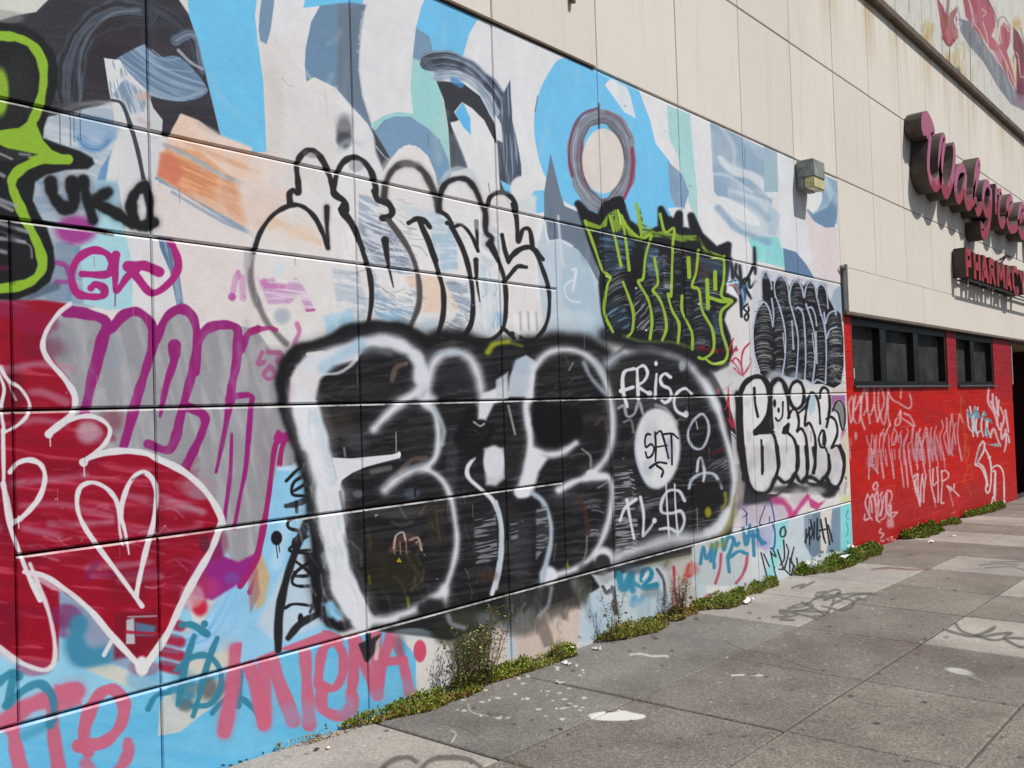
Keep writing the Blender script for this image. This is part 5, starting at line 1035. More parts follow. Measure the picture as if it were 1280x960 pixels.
M_near = paint_mat('mural_paint_near', I_n, J(0), J(4), -.3, 4.2); M_far = paint_mat('mural_paint_far', I_f, J(4), XW+.1, -.35, 4.2); M_left = paint_mat('mural_paint_left', I_l, -2.7, J(0), -.3, 4.2)
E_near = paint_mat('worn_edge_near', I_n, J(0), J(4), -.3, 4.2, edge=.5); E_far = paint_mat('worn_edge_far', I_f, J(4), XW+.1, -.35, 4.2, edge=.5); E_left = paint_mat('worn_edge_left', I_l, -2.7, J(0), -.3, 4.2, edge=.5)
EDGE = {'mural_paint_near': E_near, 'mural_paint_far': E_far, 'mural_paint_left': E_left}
M_red = paint_mat('red_masonry_paint', to_image('red_paint', TC), XW, 19.2, -.6, 2.7, rough=.5, gain=.95)
M_par = paint_mat('weathered_sign_paint', to_image('parapet_paint', TD), 11.5, 24.5, 6.6, 11.2, rough=.8, gain=.9)
M_beige, nt, b = new_mat('beige_facade_paint')
g = lambda v: (v, v, v, 1)
c = mix(nt, 1., lin('dcd4c7'), ramp(nt, noise(nt, .8, 5), [(.3, g(.93)), (.7, g(1.0))]), 'MULTIPLY')
mp = N(nt, 'ShaderNodeMapping'); mp.inputs['Scale'].default_value = (9, 9, .5); L(nt, posn(nt), mp.inputs[0])
c = mix(nt, .35, c, ramp(nt, noise(nt, 1., 6, .65, mp.outputs[0]), [(.25, lin('d6cab6')), (.45, g(1.))]), 'MULTIPLY')
# rust and dirt washed down from the ledge
sp = N(nt, 'ShaderNodeSeparateXYZ'); L(nt, posn(nt), sp.inputs[0])
mr = N(nt, 'ShaderNodeMapRange'); L(nt, sp.outputs[2], mr.inputs[0]); mr.inputs[1].default_value = 5.7; mr.inputs[2].default_value = 6.65
mp2 = N(nt, 'ShaderNodeMapping'); mp2.inputs['Scale'].default_value = (1.3, 1, .12); L(nt, posn(nt), mp2.inputs[0])
rs = ramp(nt, noise(nt, 1.2, 5, .7, mp2.outputs[0]), [(.47, g(0.)), (.62, g(1.))])
mm = N(nt, 'ShaderNodeMath', operation='MULTIPLY'); L(nt, rs, mm.inputs[0]); L(nt, mr.outputs[0], mm.inputs[1])
mm2 = N(nt, 'ShaderNodeMath', operation='MULTIPLY'); L(nt, mm.outputs[0], mm2.inputs[0]); mm2.inputs[1].default_value = .75
c = mix(nt, mm2.outputs[0], c, lin('b39a63')); c = mix(nt, .3, c, ramp(nt, noise(nt, 60, 3), [(.3, g(.88)), (.65, g(1.03))]), 'MULTIPLY')
L(nt, tone(nt, c, .955, 1.02), b.inputs['Base Color']); b.inputs['Roughness'].default_value = .8; bump(nt, b, noise(nt, 40, 5, .7), .3, .004)
M_joint = plain('joint_sealant', '3a3735', .9, .2); M_jb = plain('facade_joint', '8d7f6c', .9, .2)
M_ledge = plain('rusty_dark_ledge', '5f5142', .75, .35, 3., .3, .006, 30)
M_dark = plain('dark_metal_frame', '17191a', .45, .2, 8., .05)
M_lint = plain('weathered_lintel', '6b6259', .8, .25, 4.)
M_soil = plain('joint_soil', '3b342b', .95, .3, 20., .5, .01, 60)
# ================================================================ setting: ground
gs = lambda x, w: GA*x+GB*w
def gsheet(name, x0, x1, w0, w1, dz, mat, nx=2):
    V = [(x, -w, gs(x, w)+dz) for x, w in ((x0, w0), (x1, w0), (x1, w1), (x0, w1))]
    return poly_mesh(name, V, [(3, 2, 1, 0)], mat)
M_asph = plain('asphalt', (.26, .26, .265), .9, .18, 30., .6, .006, 220)
M_earth = plain('far_ground', (.33, .32, .30), .95, .2, 2.)
obj('ground', gsheet('ground', -700, 900, -700, 700, -.46, M_earth), kind='structure')
WK = 4.62
obj('road', gsheet('road', -120, 160, WK+.3, WK+12, -.14, M_asph), kind='structure')
obj('gutter', gsheet('gutter', -120, 160, WK+.12, WK+.62, -.132, plain('gutter_concrete', '8f8b84', .9, .15, 3.)), kind='structure')
kb = boxes('kerb', [], M_earth)
kv = []; kf = []
for i in range(70):
    x0 = -30+i*1.5; x1 = x0+1.49; o = len(kv)
    kv += [(x, -w, gs(x, w)+z) for z in (-.3, .0) for x, w in ((x0, WK), (x1, WK), (x1, WK+.15), (x0, WK+.15))]; kf += [tuple(q+o for q in f[::-1]) for f in BF]
obj('kerb', poly_mesh('kerb', kv, kf, plain('kerb_concrete', '9a968f', .9, .15, 3.)), kind='structure')
# far side of the street: pavement only
# out-of-view buildings added across the street to keep the window reflections dark
for i in range(3):
    x0, x1_ = ((-30, 20), (20.5, 90), (90.5, 330))[i]; hh = 7.5+i; o = obj('row_building', boxes('row_building', [(x0, x1_, -27, -WK-16.3, -1.5, hh)], plain('row_render', ['7a6f63', '6b6c6a', '8a7a66'][i % 3], .9, .1, 1., 0)))
    o['label'] = ['plain brown rendered building across the street, nearest the left', 'plain grey rendered building across the street', 'plain tan rendered building across the street, farthest right'][i]; o['category'] = 'building'; o['group'] = 'row buildings across the street'
obj('far_pavement', gsheet('far_pavement', -120, 160, WK+12, WK+16, 0, plain('far_concrete', '9a958c', .9, .12)), kind='structure')
def slab_mat(name, base, dark, lt, spk):
    m, nt, b = new_mat(name); g = lambda v: (v, v, v, 1)
    c = ramp(nt, noise(nt, 1.3, 6, .62), [(.3, lin(dark)), (.55, lin(base)), (.75, lin(lt))])
    vo = N(nt, 'ShaderNodeTexVoronoi'); vo.inputs['Scale'].default_value = 130; L(nt, posn(nt), vo.inputs[0])
    bw = N(nt, 'ShaderNodeRGBToBW'); L(nt, vo.outputs['Color'], bw.inputs[0])
    c = mix(nt, spk, c, ramp(nt, bw.outputs[0], [(.15, g(.45)), (.5, g(.95)), (.85, g(1.75))]), 'MULTIPLY')
    c = mix(nt, spk, c, ramp(nt, noise(nt, 45, 4, .7), [(.3, g(.7)), (.7, g(1.25))]), 'MULTIPLY')
    c = tone(nt, c, .92, 1.06)
    st = ramp(nt, noise(nt, 7., 4, .5), [(.26, g(.6)), (.36, g(1))]); c = mix(nt, .6, c, st, 'MULTIPLY')
    sx = N(nt, 'ShaderNodeSeparateXYZ'); L(nt, posn(nt), sx.inputs[0]); cb = N(nt, 'ShaderNodeCombineXYZ')
    for ax, a_, b_, k in ((0, 2.2, 14., 0), (1, -4.7, 0., 1)):
        q = N(nt, 'ShaderNodeMapRange', clamp=False); L(nt, sx.outputs[ax], q.inputs[0]); q.inputs[1].default_value = a_; q.inputs[2].default_value = b_
        if ax: q.inputs[3].default_value = 0.; q.inputs[4].default_value = 1.
        L(nt, q.outputs[0], cb.inputs[k])
    ti = N(nt, 'ShaderNodeTexImage', image=IM_G, extension='CLIP'); L(nt, cb.outputs[0], ti.inputs[0])
    c = mix(nt, ti.outputs[1], c, mix(nt, 1., ti.outputs[0], g(.82), 'MULTIPLY'))
    L(nt, c, b.inputs['Base Color']); b.inputs['Roughness'].default_value = .88; b.inputs['Specular IOR Level'].default_value = .25
    bump(nt, b, noise(nt, 160, 3, .7), .5, .004); return m
TE.rgb = TE.rgb[::-1].copy(); TE.alp = TE.alp[::-1].copy()   # rows run from the wall outwards
TE.rgb = TE.rgb[::-1]; TE.alp = TE.alp[::-1]
IM_G = to_image('pavement_marks', TE, True)
# image row 0 (bottom) is w = 0?  rows were laid from w1 down to w0, so v = 1 at w1: flip in the buffer
buf = np.empty(IM_G.size[0]*IM_G.size[1]*4, np.float32); IM_G.pixels.foreach_get(buf)
buf = buf.reshape(IM_G.size[1], IM_G.size[0], 4)[::-1]; IM_G.pixels.foreach_set(np.ascontiguousarray(buf).ravel()); IM_G.update(); IM_G.pack()
M_s1 = slab_mat('exposed_aggregate', '766f67', '635d56', '847d75', .62); M_s2 = slab_mat('smooth_concrete_slab', '979189', '857f78', 'a39d95', .34); M_s3 = slab_mat('greyish_slab', '74706b', '625e59', '827e78', .5)
pav = obj('pavement', gsheet('pavement', -30, 75, -.3, WK, -.03, M_soil), kind='structure')
xe = [-9.0+1.112*k for k in range(11)]+[3.34, 4.52, 5.66, 6.8, 7.91, 8.98, 10.1, 11.2, 12.3]+[12.3+1.115*k for k in range(1, 14)]
we = [0, .97, 1.87, 2.72, 3.6, WK]
light = {(2, 0): 1}
def slab(x0, x1, w0, w1, mat, dz, tilt):
    gp = .006; x0 += gp; x1 -= gp; w0 += gp; w1 -= gp; bv = .008
    V = []
    for z, e in ((-.1, 0), (-.006, 0), (0., bv)):
        for x, w in ((x0+e, w0+e), (x1-e, w0+e), (x1-e, w1-e), (x0+e, w1-e)): V.append((x, -w, gs(x, w)+z+dz+tilt*(x-x0)))
    Fc = [(11, 10, 9, 8)]
    for i in range(4):
        j = (i+1) % 4; Fc += [(4+j, 4+i, i, j)[::-1], (8+j, 8+i, 4+i, 4+j)[::-1]]
    Fc = [f[::-1] for f in Fc[1:]]; Fc.insert(0, (11, 10, 9, 8))
    me = poly_mesh('paving_slab', V, Fc, mat); bm = bmesh.new(); bm.from_mesh(me); bmesh.ops.recalc_face_normals(bm, faces=bm.faces)
    if sum(f.normal.z*f.calc_area() for f in bm.faces) < 0: bmesh.ops.reverse_faces(bm, faces=bm.faces)
    bm.to_mesh(me); bm.free(); obj('paving_slab', me, pav)
for r in range(5):
    i = 0
    while i < len(xe)-1:
        x0, x1 = xe[i], xe[i+1]; w0, w1 = we[r], we[r+1]; st = 1
        if r == 0 and abs(x0-4.52) < .01: x1 = xe[i+2]; st = 2
        mt = M_s1
        if r == 0: mt = M_s2 if (x1 < 3.4 or 6.7 < x0 < 10.) else M_s3 if x0 < 6 else M_s1
        if r == 1 and (10.0 < x0 < 11.): mt = M_s2
        if r == 2 and (6.7 < x0 < 7.9 or 8.9 < x0 < 10.): mt = M_s2
        if r >= 1 and (12.2 < x0 < 13. or 14.4 < x0 < 15.): mt = M_s2
        if r == 0 and (12.2 < x0 < 13. or 14.4 < x0 < 15.): mt = M_s2
        if r >= 3 and R.random() < .25: mt = M_s2
        slab(x0, x1, w0, w1, mt, R.uniform(-.0015, .0015), R.uniform(-.0012, .0012)); i += st
# ================================================================ the building
bld = thing('store_building', 'beige shop building with a graffiti covered wall and a red masonry end', 'building', (10, 0, 0))
bld.location = (0, 0, 0)
def Wn(x): return M_left if x < J(0)-.01 else M_near if x < J(4)-.01 else M_far
mw = obj('mural_wall', boxes('mural_wall', [(J(-3), XW-.004, .03, .3, -.7, ZA-.002)], M_joint), bld, label='concrete panel wall covered in a pale blue mural and many layers of graffiti')
HX0, HX1 = 1.556, 5.195
def mp_(x0, x1, z0, z1, gl=.0022, gr=.0022, gz0=.005, gz1=.005, y=0.):
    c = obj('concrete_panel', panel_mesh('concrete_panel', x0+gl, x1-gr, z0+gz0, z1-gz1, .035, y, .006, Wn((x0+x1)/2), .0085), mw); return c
rows_full = [(-.7, ZF), (ZF, ZD), (ZD, ZB), (ZB, ZA)]
edges = [J(j) for j in range(-3, 8)]+[XW]
for a, c in zip(edges[:-1], edges[1:]):
    yo = R.uniform(-.0015, .0015)
    mp_(a, c, -.7, ZF, y=yo); mp_(a, c, ZB, ZA, gz1=.012, y=yo)
    if c <= HX0+.01 or a >= HX1: 
        if c < HX0+.01: mp_(a, c, ZF, ZD, y=yo); mp_(a, c, ZD, ZC, y=yo); mp_(a, c, ZC, ZB, y=yo)
        else: mp_(a, c, ZF, ZD, y=yo); mp_(a, c, ZD, ZB, y=yo)
    elif a < HX0 < c:
        mp_(a, HX0, ZF, ZD); mp_(a, HX0, ZD, ZC); mp_(HX0, c, ZF, ZE); mp_(HX0, c, ZE, ZD); mp_(HX0, c, ZD, ZC); mp_(a, c, ZC, ZB)
    elif a < HX1 < c:
        mp_(a, HX1, ZF, ZE); mp_(a, HX1, ZE, ZD); mp_(a, HX1, ZD, ZC); mp_(a, HX1, ZC, ZB, gr=0.); mp_(HX1, c, ZF, ZD); mp_(HX1, c, ZD, ZB, gl=.002)
    else:
        mp_(a, c, ZF, ZE, y=yo); mp_(a, c, ZE, ZD, y=yo); mp_(a, c, ZD, ZC, y=yo); mp_(a, c, ZC, ZB, y=yo)
# beige facade
XE = 25.2
fc = obj('facade', boxes('facade', [(J(-3), XE, .03, .3, ZA+.002, ZH-.002), (XW, XE, .03, .3, 2.604, ZA)], M_jb), bld, label='beige panelled upper wall with thin vertical joints')
def fp(x0, x1, z0, z1, g=.0045, y=-.004, gz_=.006, gzt=None, mat=None, par=None, nm='facade_panel', ch=.005):
    return obj(nm, panel_mesh(nm, x0+g, x1-g, z0+gz_, z1-(gz_ if gzt is None else gzt), .035, y, ch, mat or M_beige), par or fc)
for j in range(-3, 20):
    fp(J(j), J(j+1), ZA, ZG, y=-.004+R.uniform(-.001, .001)); fp(J(j), J(j+1), ZG, ZH, y=-.004+R.uniform(-.001, .001))
    if j >= 8: fp(J(j), J(j+1), 3.125, ZA, gz_=.001, gzt=.006, g=.003)
fp(XW+.18, 13.76, 2.604, 3.125, gz_=.001, g=.002); fp(13.76, 25.1, 2.604, 3.125, gz_=.001, g=.002)
for z in (ZA,): obj('drip_edge', boxes('drip_edge', [(J(-3), 5.75, -.016, .02, z-.004, z+.012)], M_ledge), bld)
# ledge and parapet
lv = [(-.0, 0), (-.07, .0), (-.085, .03), (-.085, .115), (-.03, .15), (0., .15)]
V = []; Fc = []
for x in (J(-3), XE): V += [(x, y, ZH-.02+z) for y, z in lv]
n = len(lv)
for i in range(n): Fc.append((i, (i+1) % n, n+(i+1) % n, n+i))
Fc += [tuple(range(n))[::-1], tuple(range(n, 2*n))]
obj('ledge', poly_mesh('ledge', V, Fc, M_ledge), bld, label='dark rust-stained metal ledge below the parapet')
pp = obj('parapet', boxes('parapet', [(J(-3), XE, .03, .3, ZH+.13, 11.2)], M_joint), bld, label='peeling white parapet with worn red hand-painted lettering')
M_pw = plain('parapet_white', 'd3d0c6', .85, .12, 1.5)
for j in range(-3, 20):
    fp(J(j), J(j+1), ZH+.13, 11.2, mat=M_par if J(j) > 11.4 else M_pw, par=pp, nm='parapet_panel', g=.004)
obj('coping', boxes('coping', [(J(-3), XE, -.06, .34, 11.2, 11.26)], M_ledge), bld)
obj('side_wall', boxes('side_wall', [(XE, XE+.2, .0, 14., -1., 11.2), (J(-3)-.2, J(-3), .0, 14., -1., 11.2), (J(-3), XE, 13.8, 14., -1., 11.2), (J(-3), XE, .35, 13.8, 11.0, 11.1)], M_beige), bld)
# flashing, pipe clamp
obj('flashing', boxes('flashing', [(XW-.02, XW+.12, -.012, .03, 2.62, 3.12), (XW-.035, XW-.02, -.03, .03, 2.62, 3.13)], plain('grey_flashing', '5c5f60', .6, .2)), bld, label='grey metal flashing at the end of the painted wall')
obj('lintel', boxes('lintel', [(XW-.03, XE-.1, -.055, .3, 2.565, 2.6)], M_lint), bld, label='weathered metal strip above the shop windows')
# red masonry wall
YB = .012
rw = obj('brick_wall', boxes('brick_wall', [(XW, 10.93, YB+.004, .3, 1.72, 2.562), (14.86, 15.36, YB+.004, .3, 1.72, 2.562), (17.68, 19.0, YB+.004, .3, 1.72, 2.562), (XW, 19.0, YB+.004, .3, -1., 1.72)], M_red), bld, label='masonry wall painted bright red and tagged in white')
ch_ = .1045; LB = .41; cells = []
cache = {}
row = 0; z = 1.72-ch_
def lay(x0, x1, z, off):
    x = x0-(off*LB/2)
    while x < x1-.02:
        a = max(x, x0); c = min(x+LB, x1)
        if c-a > .04: cells.append((a, c, z))
        x += LB
k = 0
while z > -.62: lay(XW, 19.0, z, k % 2); z -= ch_; k += 1
z = 1.72; k = 1
while z < 2.55:
    for x0, x1 in ((XW, 10.93), (14.86, 15.36), (17.68, 19.0)): lay(x0, x1, z, k % 2)
    z += ch_; k += 1
cells.sort(key=lambda c: (c[0]-0)**2+(c[2]-1.6)**2)
cells = [c for c in cells if c[2] > gs(c[0], 0)-.14]
restv, restf = [], []
for i, (a, c, z) in enumerate(cells):
    yo = YB+R.uniform(-.0012, .0012); zt = min(ch_, 2.562-z)
    if i < 299:
        key = (round(c-a, 3), round(zt, 3))
        if key not in cache: cache[key] = panel_mesh('brick', 0, c-a-.004, 0, zt-.005, .01, 0., .0025, M_red)
        o = obj('brick', cache[key], rw); o.location = (a+.002, yo, z+.0025)
    else:
        me = panel_mesh('b', a+.002, c-.002, z+.0025, z+zt-.0025, yo+.01, yo, .0025, M_red); o_ = len(restv)
        restv += [v.co.copy() for v in me.vertices]; restf += [tuple(q+o_ for q in p.vertices) for p in me.polygons]; bpy.data.meshes.remove(me)
obj('brick_courses', poly_mesh('brick_courses', restv, restf, M_red), rw, kind='stuff')
# windows
M_glass, nt, b = new_mat('window_glass'); nt.nodes.remove(b)
tr = N(nt, 'ShaderNodeBsdfTransparent'); tr.inputs[0].default_value = (.62, .66, .63, 1); gl = N(nt, 'ShaderNodeBsdfGlossy'); gl.inputs['Roughness'].default_value = .03
fz = N(nt, 'ShaderNodeFresnel'); fz.inputs[0].default_value = 1.45; mx = N(nt, 'ShaderNodeMixShader'); L(nt, fz.outputs[0], mx.inputs[0]); L(nt, tr.outputs[0], mx.inputs[1]); L(nt, gl.outputs[0], mx.inputs[2])
df = N(nt, 'ShaderNodeBsdfDiffuse'); df.inputs[0].default_value = (.34, .35, .32, 1); dm = N(nt, 'ShaderNodeMixShader'); L(nt, ramp(nt, noise(nt, 3., 5, .7), [(.3, (.07, .07, .07, 1)), (.75, (.2, .2, .2, 1))]), dm.inputs[0])
L(nt, mx.outputs[0], dm.inputs[1]); L(nt, df.outputs[0], dm.inputs[2]); L(nt, dm.outputs[0], nt.nodes['Material Output'].inputs[0])
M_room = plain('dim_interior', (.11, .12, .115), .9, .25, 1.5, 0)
def window(x0, x1, divs, label):
    z0, z1 = 1.722, 2.563
    w = obj('window', boxes('window', [(x0, x1, YB+.01, .16, z0, z0+.075), (x0, x1, YB+.01, .16, z1-.1, z1), (x0, x0+.05, YB+.01, .16, z0+.076, z1-.101), (x1-.1, x1, YB+.01, .16, z0+.076, z1-.101)], M_dark), bld, label=label)
    obj('sill', boxes('sill', [(x0-.01, x1+.01, YB-.035, YB+.03, z0-.004, z0+.02)], plain('sill_metal', '55595b', .5, .25)), w)
    ps = [x0+.05]+divs+[x1-.1]
    for d in divs: obj('mullion', boxes('mullion', [(d-.11, d+.11, YB+.012, .16, z0+.077, z1-.102)], M_dark), w)
    for i, (a, c) in enumerate(zip(ps[:-1], ps[1:])):
        a2 = a+(.11 if i else 0); c2 = c-(.11 if i < len(ps)-2 else 0)
        obj('pane', poly_mesh('pane', [(a2+.002, .11, z0+.078), (c2-.002, .11, z0+.078), (c2-.002, .11, z1-.103), (a2+.002, .11, z1-.103)], [(0, 1, 2, 3)], M_glass), w)
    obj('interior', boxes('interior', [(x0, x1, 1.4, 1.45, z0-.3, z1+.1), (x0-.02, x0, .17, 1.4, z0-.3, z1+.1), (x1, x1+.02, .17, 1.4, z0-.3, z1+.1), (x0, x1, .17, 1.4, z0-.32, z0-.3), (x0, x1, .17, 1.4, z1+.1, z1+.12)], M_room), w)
    return w
w1 = window(10.93, 14.86, [12.05, 13.4], 'wide dark shop window with three panes')
w2 = window(15.36, 17.68, [16.35], 'narrower dark shop window with two panes')
# papers in the first window
M_paper = plain('faded_paper', 'b9b6a8', .8, .1); M_ink = plain('faded_ink', '4b4a48', .8, .1)
t = thing('window_notice', 'faded pale notice taped low inside the left pane of the wide shop window', 'notice', (0, 0, 0))
obj('sheet', boxes('sheet', [(11.12, 11.85, .121, .123, 2.0, 2.11)], plain('dim_paper', '7d7b72', .8, .1)), t)
obj('lettering', boxes('lettering', [(11.36+.09*i, 11.36+.09*i+(.06 if i % 2 else .045), .1185, .1205, 2.035, 2.08) for i in range(5)], M_ink), t)
t = obj('window_sticker', boxes('window_sticker', [(11.12, 11.24, .106, .108, 1.83, 1.855), (11.12, 11.24, .106, .108, 1.93, 1.955), (11.12, 11.15, .106, .108, 1.8551, 1.9299), (11.21, 11.24, .106, .108, 1.8551, 1.9299)], plain('white_sticker', 'c9c9c4', .6, .05))); t['label'] = 'tiny white rectangular outline sticker in the lower left corner of the wide window'; t['category'] = 'sticker'
t = obj('window_card', boxes('window_card', [(12.22, 12.52, .121, .124, 2.0, 2.13)], M_paper)); t['label'] = 'small square cream card inside the middle pane of the wide window'; t['category'] = 'card'
# entrance recess at the corner
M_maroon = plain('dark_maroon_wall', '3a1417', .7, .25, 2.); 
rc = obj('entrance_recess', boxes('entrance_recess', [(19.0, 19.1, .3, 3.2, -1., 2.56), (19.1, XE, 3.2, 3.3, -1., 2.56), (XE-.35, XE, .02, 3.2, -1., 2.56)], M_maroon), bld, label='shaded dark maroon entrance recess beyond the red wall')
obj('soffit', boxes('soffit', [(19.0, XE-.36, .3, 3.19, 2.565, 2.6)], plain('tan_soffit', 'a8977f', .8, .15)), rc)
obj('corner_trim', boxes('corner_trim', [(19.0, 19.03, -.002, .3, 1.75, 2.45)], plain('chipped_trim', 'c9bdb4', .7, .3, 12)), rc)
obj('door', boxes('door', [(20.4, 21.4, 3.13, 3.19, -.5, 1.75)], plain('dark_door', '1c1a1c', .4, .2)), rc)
t = thing('notice_board', 'grey framed notice board in the dark entrance recess at the right edge', 'notice board', (0, 0, 0))
obj('board', boxes('board', [(20.25, 21.6, .62, .66, 1.42, 2.05)], plain('grey_board', '77787a', .6, .2, 14)), t)
obj('frame', boxes('frame', [(20.2, 20.25, .61, .67, 1.4, 2.07), (21.6, 21.65, .61, .67, 1.4, 2.07), (20.251, 21.599, .61, .67, 1.4, 1.42), (20.251, 21.599, .61, .67, 2.05, 2.07)], M_dark), t)
obj('post', boxes('post', [(20.9, 20.96, .67, .72, -.42, 2.05)], M_dark), t)
# ================================================================ wall lamp
M_lh, nt, b = new_mat('lamp_housing'); g = lambda v: (v, v, v, 1)
c = ramp(nt, noise(nt, 9., 6, .65), [(.3, lin('6a706b')), (.55, lin('8f958c')), (.75, lin('a9ada2'))]); L(nt, c, b.inputs['Base Color']); b.inputs['Roughness'].default_value = .6; b.inputs['Metallic'].default_value = .15; bump(nt, b, noise(nt, 60, 4), .3, .002)
M_lens, nt, b = new_mat('yellowed_lens'); c = ramp(nt, noise(nt, 12., 5, .6), [(.3, lin('b0a56c')), (.6, lin('d2c890')), (.8, lin('b8b184'))]); L(nt, c, b.inputs['Base Color']); b.inputs['Roughness'].default_value = .35
lp = thing('wall_lamp', 'boxy grey wall lamp with a yellowed lower lens high on the painted wall', 'wall lamp', (9.6, 0, 3.82))
def rbox(name, x0, x1, y0, y1, z0, z1, bv, mat, par):
    me = boxes(name, [(x0, x1, y0, y1, z0, z1)], mat); bm = bmesh.new(); bm.from_mesh(me); bmesh.ops.recalc_face_normals(bm, faces=bm.faces)
    bmesh.ops.bevel(bm, geom=bm.edges[:]+bm.verts[:], offset=bv, segments=2, affect='EDGES'); bm.to_mesh(me); bm.free(); return obj(name, me, par)
rbox('housing', -.155, .155, -.2, -.012, .115, .3, .008, M_lh, lp); rbox('side_cover', -.154, .154, -.092, -.012, -.004, .113, .006, M_lh, lp)
rbox('lens', -.152, .152, -.197, -.094, .0, .113, .01, M_lens, lp); rbox('back_plate', -.13, .13, -.011, -.0, .02, .28, .003, M_lh, lp)
obj('screw', boxes('screw', [(-.158, -.154, -.06, -.05, .2, .21), (-.158, -.154, -.16, -.15, .2, .21)], M_dark), lp)
# conduit stub above, and small fixings
t = thing('pipe_stub', 'short dark pipe hanging down the beige wall at the top edge', 'pipe', (5.47, -.03, 4.55))
def tube(name, p, r, mat, par, n=8):
    V = []; Fc = []
    for i, q in enumerate(p):
        d = (Vector(p[min(i+1, len(p)-1)])-Vector(p[max(i-1, 0)])).normalized(); a = d.orthogonal().normalized(); c = d.cross(a)
        rr = r[i] if isinstance(r, (list, tuple)) else r
        V += [Vector(q)+(a*math.cos(6.283*k/n)+c*math.sin(6.283*k/n))*rr for k in range(n)]
    for i in range(len(p)-1):
        for k in range(n): Fc.append((i*n+k, i*n+(k+1) % n, (i+1)*n+(k+1) % n, (i+1)*n+k))
    Fc += [tuple(range(n))[::-1], tuple(range((len(p)-1)*n, len(p)*n))]
    me = poly_mesh(name, V, Fc, mat); return obj(name, me, par)
tube('pipe', [(0, 0, 0), (0, 0, .8)], .021, M_lint, t); obj('strap', boxes('strap', [(-.04, .04, -.024, .026, .45, .48)], M_dark), t)
t = thing('pipe_clamp', 'small metal clamp at the corner where the mural meets the beige wall', 'clamp', (10.6, -.02, 3.1))
tube('arm', [(-.04, 0, 0), (.06, -.03, 0)], .012, M_lint, t); tube('ring', [(.06, -.03, -.03), (.06, -.03, .04)], .022, plain('zinc', 'a5a5a2', .5, .1, metal=.5), t)
# ================================================================ signs
M_side = plain('weathered_sign_side', '50463f', .7, .35, 5., .15)
M_face, nt, b = new_mat('peeling_pink_face'); sp = N(nt, 'ShaderNodeSeparateXYZ'); L(nt, posn(nt), sp.inputs[0])
mr = N(nt, 'ShaderNodeMapRange'); L(nt, sp.outputs[2], mr.inputs[0]); mr.inputs[1].default_value = 4.35; mr.inputs[2].default_value = 4.85
mr2 = N(nt, 'ShaderNodeMapRange'); L(nt, sp.outputs[0], mr2.inputs[0]); mr2.inputs[1].default_value = 12.5; mr2.inputs[2].default_value = 17.5
a = N(nt, 'ShaderNodeMath', operation='ADD'); L(nt, mr.outputs[0], a.inputs[0]); L(nt, noise(nt, 5., 4, .6), a.inputs[1])
a2 = N(nt, 'ShaderNodeMath', operation='MULTIPLY_ADD'); L(nt, mr2.outputs[0], a2.inputs[0]); a2.inputs[1].default_value = -.62; L(nt, a.outputs[0], a2.inputs[2])
c = ramp(nt, a2.outputs[0], [(.8, lin('951024')), (.86, lin('aa5470'))]); c = mix(nt, .35, c, ramp(nt, noise(nt, 26., 5, .7), [(.3, g(.7)), (.7, g(1.1))]), 'MULTIPLY')
L(nt, c, b.inputs['Base Color']); b.inputs['Roughness'].default_value = .45
M_face2, nt, b = new_mat('worn_red_face'); c = ramp(nt, noise(nt, 4.5, 6, .65), [(.34, lin('3a1216')), (.48, lin('a0141d')), (.7, lin('b81a22'))]); L(nt, c, b.inputs['Base Color']); b.inputs['Roughness'].default_value = .45
YF = -.235
def ribbon_letter(name, strokes, par, yf, yb, mface, mside, label=None, wk=1.):
    """strokes: list of (points [(x,z)], widths); each stroke is an extruded ribbon, a hair proud of the one before"""
    V = []; Fc = []; MI = []
    for k, (P, Wd) in enumerate(strokes):
        P = smooth(np.array(P, float), False, 4) if len(P) > 2 else np.array(P, float); m_ = len(P); w = np.interp(np.linspace(0, 1, m_), np.linspace(0, 1, len(Wd)), Wd)/2*wk
        y = yf-.0025*k; o = len(V); up = []
        for i in range(m_):
            d = P[min(i+1, m_-1)]-P[max(i-1, 0)]; d = d/(np.hypot(*d)+1e-9); nn = np.array([-d[1], d[0]])
            up.append((P[i]+nn*w[i], P[i]-nn*w[i]))
        for yy in (y, yb+.002*k):
            for a_, b_ in up: V += [(a_[0], yy, a_[1]), (b_[0], yy, b_[1])]
        q = 2*m_
        for i in range(m_-1):
            a0, b0, a1, b1 = o+2*i, o+2*i+1, o+2*i+2, o+2*i+3
            Fc += [(a0, b0, b1, a1), (q+a1, q+b1, q+b0, q+a0), (a0, a1, q+a1, q+a0), (b1, b0, q+b0, q+b1)]; MI += [0, 1, 1, 1]
        for e in (0, m_-1):
            a0, b0 = o+2*e, o+2*e+1; Fc.append((a0, b0, q+b0, q+a0) if e else (b0, a0, q+a0, q+b0)); MI.append(1)
    o = obj(name, poly_mesh(name, V, Fc, [mface, mside], MI), par)
    if label: o['label'] = label
    return o
sg = thing('script_sign', 'large cursive sign of pink and red peeling channel letters with deep dark sides', 'sign', (13.2, 0, 4.2)); sg.location = (0, 0, 0)
spikes = []
for nm, strokes in SCRIPT: ribbon_letter('letter', strokes, sg, YF, -.02, M_face, M_side, wk=.97)
